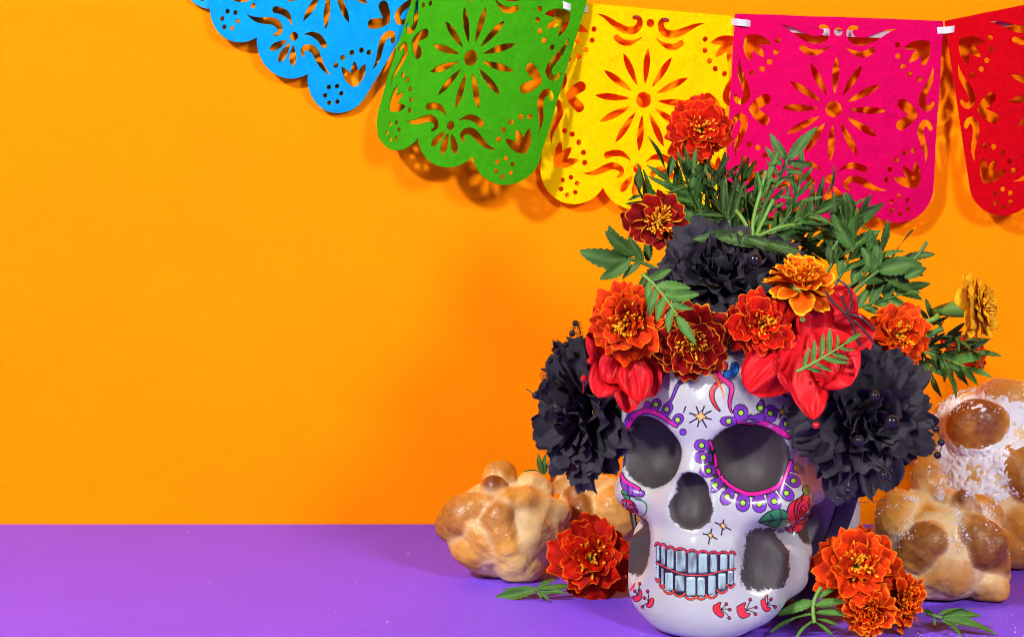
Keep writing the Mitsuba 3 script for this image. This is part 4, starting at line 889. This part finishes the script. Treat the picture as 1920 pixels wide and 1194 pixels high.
marigold(1690, 1124, 1.115, 58, (.55, -.82, .1), 'flame', 'frill', 113, 'frilly orange marigold leaning on the sugared bread')
# ---------------------------------------------------------------- leaves
def leaflet(rng, W=.15, bend=.2):
    n = 25; t = np.linspace(0, 1, n); S = np.array([-1, -.5, -.07, .07, .5, 1]); s, tt = np.meshgrid(S, t, indexing='ij')
    w = W * np.sin(PI * np.clip(tt, 0, 1) ** .78) ** .85 + .012; saw = 1 + .17 * ((np.arange(n) % 3) / 2 - .5) * (np.abs(s) > .9) * (tt < .93)
    ph = rng.uniform(0, 6); a = bend * (tt ** 1.6) * 1.4
    dt = np.diff(tt, axis=1, prepend=0); y = np.cumsum(np.cos(a) * dt, 1); z = -np.cumsum(np.sin(a) * dt, 1)
    P = np.stack([s * w * saw + .03 * np.sin(2.5 * tt + ph) - .03 * math.sin(ph), y, z + np.abs(s) * w * .38 + .02 * np.sin(6 * tt + ph + 2 * s)], -1)
    nz = meshkit.fbm(np.stack([s * 2 + ph, tt * 4, 0 * s], -1), 3, 2)
    return P, np.stack([np.clip(nz * 1.6 - .3, 0, 1), (np.abs(s) < .1) * .55], -1)
rng = np.random.default_rng(77)
LV = {k: [] for k in LEAFS}
for k in LV:
    for i in range(5):
        P, q = leaflet(rng, rng.uniform(.080, .112), rng.uniform(.05, .5)); LV[k].append(sheet(P, uv=q, bsdf='leaf_' + k))
def blade(key, B, E, N, tone, rng, wide=1.0):
    d = E - B; L = np.linalg.norm(d); y = d / L; N = np.array(N, float); z = unit(N - y * (N @ y)); x = np.cross(y, z)
    put(key + '__leaflet', LV[tone][rng.integers(5)], mat(np.stack([x * wide, y, z], 1), B, L))
def sprig(label, pts, pairs, leaf, tone, seed, N=(0, -1, .15), ang=52, spread=.5, first=.2, end=1.0, wide=1.0, stem=.0009, group='marigold leaf sprigs', jit=.35, name='leaf_sprig'):
    """pts: (px, py, Y) along the midrib; leaf: length of the middle leaflets in photo pixels."""
    rng = np.random.default_rng(seed); key = numbered(name); c = spline([at(*q) for q in pts], 24); l = leaf * pts[0][2] / FPX
    scene[key + '__stem'] = mikit.ply(tube(c, np.linspace(stem * 1.25, stem * .6, 24), 6), 'stalk_pale' if tone == 'fresh' else 'stalk_deep', smooth=True)
    N = unit(N)
    for i in range(pairs):
        t = first + (1 - first) * (i + .3) / pairs
        for sd in (-1, 1):
            k = min(22, max(0, int((t + .03 * sd) * 23))); p, d = c[k], unit(c[k + 1] - c[max(0, k - 1)]); side = unit(np.cross(d, N)) * sd; nn = unit(N + rng.normal(0, jit, 3))
            a = math.radians(ang * rng.uniform(.75, 1.2)); E = d * math.cos(a) + side * math.sin(a) + N * rng.normal(0, .22)
            blade(key, p, p + unit(E) * l * rng.uniform(.8, 1.15) * (.72 + .5 * math.sin(PI * (.2 + .7 * i / max(1, pairs)))), nn, tone, rng, wide)
    d = unit(c[-1] - c[-4]); blade(key, c[-1], c[-1] + d * l * end * rng.uniform(.95, 1.2), unit(N + rng.normal(0, jit, 3)), tone, rng, wide)
    tag(key, label, 'leaf sprig', group); return key
def leaves(label, items, tone, seed, N=(0, -1, .2), stems=(), name='leaf_sprig', wide=1.0, group='marigold leaf sprigs', stem=.0012, jit=.25):
    """items: (base px, base py, tip px, tip py, Y) one leaflet each."""
    rng = np.random.default_rng(seed); key = numbered(name)
    for q in items:
        Y2 = q[5] if len(q) > 5 else q[4]; blade(key, at(q[0], q[1], q[4]), at(q[2], q[3], Y2), unit(np.array(N) + rng.normal(0, jit, 3)), tone, rng, wide)
    for q in stems:
        c = spline([at(*p) for p in q], 14); put(key + '__stem', mikit.ply(tube(c, stem, 6), 'stalk_pale' if tone == 'fresh' else 'stalk_deep', smooth=True))
    tag(key, label, 'leaf sprig', group); return key
# left of the crown, against the wall
leaves('dark serrated leaf spray reaching left beside the black top flower', [(1180, 486, 1083, 478, 1.17), (1182, 488, 1122, 518, 1.165), (1172, 484, 1148, 420, 1.175), (1188, 480, 1140, 428, 1.17), (1200, 492, 1168, 525, 1.165), (1205, 490, 1182, 440, 1.17), (1225, 505, 1200, 545, 1.16), (1215, 490, 1222, 440, 1.175)], 'deep', 201, stems=[[(1300, 560, 1.15), (1240, 510, 1.165), (1178, 484, 1.17)]], wide=1.75)
sprig('light green sprig lying across the two left marigolds', [(1204, 514, 1.074), (1232, 540, 1.068), (1270, 592, 1.058)], 4, 50, 'fresh', 202, ang=55, first=.15, end=1.25, wide=1.4, jit=.2)
sprig('light green sprig lying on the right red satin flower', [(1494, 697, 1.050), (1540, 672, 1.050), (1583, 645, 1.054)], 5, 38, 'fresh', 203, ang=50, first=.12, end=1.2, wide=.95, jit=.2)
# the bunch behind the crown
TOPS = [((1330, 470), (1230, 400), (1196, 350), 70), ((1330, 450), (1275, 380), (1248, 322), 78), ((1340, 450), (1310, 390), (1285, 330), 80), ((1350, 460), (1345, 400), (1335, 340), 80), ((1360, 455), (1380, 390), (1392, 335), 78), ((1385, 455), (1425, 400), (1445, 335), 66),
        ((1420, 460), (1480, 400), (1500, 330), 62), ((1430, 465), (1510, 420), (1545, 375), 70), ((1450, 470), (1540, 440), (1590, 400), 72), ((1330, 480), (1260, 440), (1215, 420), 60), ((1360, 470), (1330, 440), (1300, 420), 74), ((1380, 470), (1370, 430), (1352, 395), 80), ((1400, 480), (1450, 440), (1480, 420), 70), ((1470, 480), (1530, 470), (1575, 460), 66), ((1345, 455), (1300, 370), (1300, 330), 75), ((1370, 460), (1365, 380), (1360, 330), 75), ((1390, 470), (1410, 420), (1420, 380), 66), ((1440, 470), (1470, 430), (1525, 400), 66)]
rr = np.random.default_rng(31)
TOPL = ['reaching up left in front of the yellow flag', 'left of the green stalk of the topmost marigold', 'just left under the topmost marigold', 'directly under the topmost marigold', 'right of the topmost marigold', 'before the seam of yellow and pink flags', 'under the small circle of the pink flag',
    'reaching at the cut-out flower of the pink flag', 'below the bottom scallop of the pink flag', 'just right above the dark red open marigold', 'left of centre, in the heart of the bunch', 'in the middle of the bunch, short and broad', 'right of the pale forked stalks', 'lowest right, above the frilly marigold', 'behind the dark red open marigold, upright', 'upright in the middle below the topmost marigold', 'just behind the pale forked stalks', 'right behind the cut stalk, toward the pink flag']
for i, (a, b, c, l) in enumerate(TOPS):
    Y = 1.175 + .05 * rr.uniform(); sprig('deep green leaf sprig ' + TOPL[i], [(*a, Y), (*b, Y + .008), (*c, Y + rr.uniform(-.02, .02))], 6, l * .84, ('deep', 'deep', 'deep', 'dull')[i % 4], 220 + i, N=unit([rr.normal(0, .25), -1, .35]), ang=34, first=.05, wide=.85, jit=.5, group='dense bunch of marigold leaves behind the crown', stem=.0013)
leaves('thin upright stalk with narrow leaves in front of the pink flag', [(1476, 300, 1442, 250, 1.17), (1477, 300, 1537, 240, 1.165), (1476, 305, 1527, 312, 1.17), (1474, 318, 1507, 330, 1.17), (1466, 310, 1434, 275, 1.17), (1470, 335, 1486, 345, 1.17), (1460, 330, 1440, 300, 1.17), (1462, 345, 1430, 330, 1.17)], 'deep', 250, stems=[[(1420, 440, 1.18), (1440, 372, 1.175), (1462, 330, 1.17), (1477, 298, 1.168)]], wide=1.25)
leaves('bare light green stalks parting in a fork amid the foliage', [(1440, 335, 1460, 280, 1.16), (1430, 365, 1452, 318, 1.16), (1428, 370, 1438, 325, 1.16), (1425, 365, 1422, 320, 1.16), (1450, 352, 1474, 335, 1.16), (1460, 368, 1490, 372, 1.16)], 'fresh', 251, stems=[[(1412, 446, 1.15), (1414, 405, 1.155), (1424, 368, 1.16), (1436, 320, 1.16)], [(1416, 446, 1.15), (1432, 412, 1.155), (1450, 375, 1.16)], [(1420, 444, 1.15), (1458, 428, 1.15), (1490, 422, 1.155)], [(1408, 444, 1.15), (1395, 415, 1.15), (1380, 395, 1.155)]], stem=.0012, wide=.8)
leaves('cut leafy stalk lying over the black top flower', [(1345, 446, 1448, 452, 1.12), (1400, 446, 1470, 472, 1.115), (1440, 455, 1500, 478, 1.11), (1500, 470, 1455, 462, 1.10), (1400, 455, 1392, 472, 1.12), (1385, 440, 1300, 450, 1.125), (1345, 455, 1290, 462, 1.125)], 'dull', 252, stems=[[(1388, 437, 1.12), (1390, 452, 1.125), (1400, 465, 1.13)]], wide=1.3, stem=.002)
# right of the crown
RGTL = ['rising steeply', 'leaning up right in the middle', 'reaching farthest up right', 'short and level', 'lowest, pointing right above the orange marigold', 'upright beside the frilly marigold', 'highest, up to the pink scallop']
for i, (a, b, c, l, n) in enumerate([((1560, 540), (1590, 490), (1600, 450), 74, 3), ((1575, 545), (1625, 510), (1650, 470), 74, 3), ((1580, 555), (1640, 510), (1690, 490), 74, 3), ((1600, 560), (1650, 545), (1690, 540), 60, 3), ((1590, 580), (1630, 570), (1680, 555), 56, 3), ((1545, 520), (1570, 470), (1572, 430), 74, 3), ((1560, 470), (1590, 425), (1610, 400), 60, 3)]):
    Y = 1.16 + .03 * rr.uniform(); sprig('leaf sprig right of the crown, ' + RGTL[i], [(*a, Y), (*b, Y), (*c, Y - .005)], n, l * .85, ('deep', 'deep', 'dull')[i % 3], 270 + i, N=unit([rr.normal(0, .3), -1, .3]), ang=38, first=.2, wide=1.5, jit=.45, group='marigold leaves right of the crown')
leaves('brown twig tip and pair of long leaves pointing right at the wall', [(1648, 507, 1735, 492, 1.16), (1695, 520, 1741, 502, 1.16), (1650, 508, 1720, 545, 1.165), (1640, 510, 1655, 450, 1.165), (1645, 508, 1620, 460, 1.165)], 'deep', 280, stems=[[(1590, 560, 1.16), (1620, 530, 1.16), (1648, 507, 1.16)], [(1700, 500, 1.165), (1720, 480, 1.165), (1738, 453, 1.165)]], wide=1.75)
# far right, below the side-facing marigold
FARL = ['pointing right at the frame edge', 'drooping right over the sugared bread', 'hanging down to the sugar', 'pale, pointing down right', 'small, rising by the cut stalk', 'under the side-facing marigold']
for i, (a, b, c, l, n) in enumerate([((1722, 645), (1780, 650), (1835, 660), 48, 4), ((1720, 655), (1770, 672), (1815, 690), 50, 4), ((1715, 640), (1735, 670), (1748, 705), 50, 3), ((1722, 650), (1760, 665), (1780, 700), 50, 3), ((1722, 640), (1735, 620), (1750, 600), 40, 2), ((1740, 640), (1775, 630), (1800, 640), 40, 3)]):
    Y = 1.19 + .03 * rr.uniform(); sprig('far right leaf sprig, ' + FARL[i], [(*a, Y), (*b, Y), (*c, Y - .01)], n, l, ('deep', 'fresh', 'deep')[i % 3], 290 + i, N=unit([rr.normal(0, .25), -1, .35]), ang=36, first=.15, wide=1.0, jit=.4, group='leaf sprigs at the far right')
leaves('cut pale stalk end beside the right orange marigold', [(1730, 640, 1722, 585, 1.17), (1735, 560, 1752, 600, 1.19), (1765, 612, 1742, 570, 1.19)], 'deep', 298, stems=[[(1715, 665, 1.18), (1740, 632, 1.18), (1768, 616, 1.18)], [(1700, 700, 1.18), (1722, 650, 1.18), (1738, 600, 1.19)]], stem=.0019, wide=1.25)
# on the table
leaves('dark leaf sprig lying on the table in front of the left bread', [(1005, 1107, 921, 1113, 1.20, 1.208), (1002, 1110, 940, 1104, 1.205, 1.212), (1010, 1106, 1078, 1090, 1.20, 1.205), (1012, 1108, 1062, 1112, 1.20, 1.195), (1008, 1104, 1050, 1080, 1.205, 1.215), (1005, 1104, 965, 1100, 1.205, 1.215), (1012, 1112, 1030, 1124, 1.198, 1.19)], 'deep', 301, N=(0, -.35, .9), stems=[[(1016, 1120, 1.195), (1010, 1112, 1.2), (1003, 1102, 1.205)]], wide=1.25)
leaves('fresh leaf sprig on the table between the skull and the marigolds', [(1526, 1130, 1452, 1152, 1.103, 1.108), (1524, 1150, 1440, 1175, 1.10, 1.104), (1527, 1162, 1488, 1192, 1.098, 1.092), (1528, 1135, 1590, 1122, 1.10, 1.10), (1529, 1148, 1592, 1148, 1.10, 1.095), (1530, 1160, 1585, 1170, 1.096, 1.095), (1528, 1165, 1572, 1196, 1.096, 1.09), (1528, 1122, 1570, 1098, 1.105, 1.105), (1524, 1128, 1478, 1128, 1.105, 1.115)], 'fresh', 302, N=(0, -.5, .85), stems=[[(1540, 1100, 1.105), (1526, 1130, 1.102), (1528, 1168, 1.096)]], wide=1.2)
leaves('dark leaf sprig dusted with sugar lying at the lower right', [(1752, 1152, 1728, 1138, 1.12, 1.13), (1760, 1152, 1826, 1134, 1.118, 1.12), (1768, 1156, 1845, 1150, 1.118, 1.118), (1770, 1160, 1868, 1183, 1.115, 1.105), (1765, 1162, 1806, 1183, 1.112, 1.10), (1752, 1158, 1755, 1172, 1.11, 1.104)], 'deep', 303, N=(0, -.4, .9), stems=[[(1738, 1150, 1.12), (1768, 1158, 1.115)]], wide=1.35)
leaves('small leaf tip sticking up behind the left bread', [(1016, 888, 1010, 850, 1.325), (1018, 888, 1022, 852, 1.325), (1012, 885, 982, 880, 1.32), (1020, 890, 1030, 866, 1.325)], 'deep', 304, wide=1.2)
# ---------------------------------------------------------------- crumbs of sugar on the table
rng = np.random.default_rng(88); parts = []; oc = trimesh.creation.icosahedron()
def crumbs(n, f, s0):
    for _ in range(n):
        x, y = f(); r = rng.lognormal(s0, .5); parts.append((np.asarray(oc.vertices) * r * rng.uniform(.6, 1.2, 3) + [x, y, r * .5], oc.faces))
crumbs(420, lambda: (rng.uniform(-.35, .35), rng.uniform(.98, 1.42)), -8.95)
crumbs(90, lambda: rng.normal([.262, 1.10], [.02, .008]), -8.5); crumbs(60, lambda: rng.normal([.30, 1.13], [.03, .02]), -8.9)
crumbs(40, lambda: rng.normal([.10, 1.092], [.02, .004]), -9.0); crumbs(40, lambda: rng.normal([-.055, 1.36], [.03, .02]), -8.8)
scene['sugar_crumbs'] = mikit.ply(join(parts), 'sugar'); tag('sugar_crumbs', 'specks of powdered sugar strewn over the purple tabletop', 'sugar', kind='stuff')
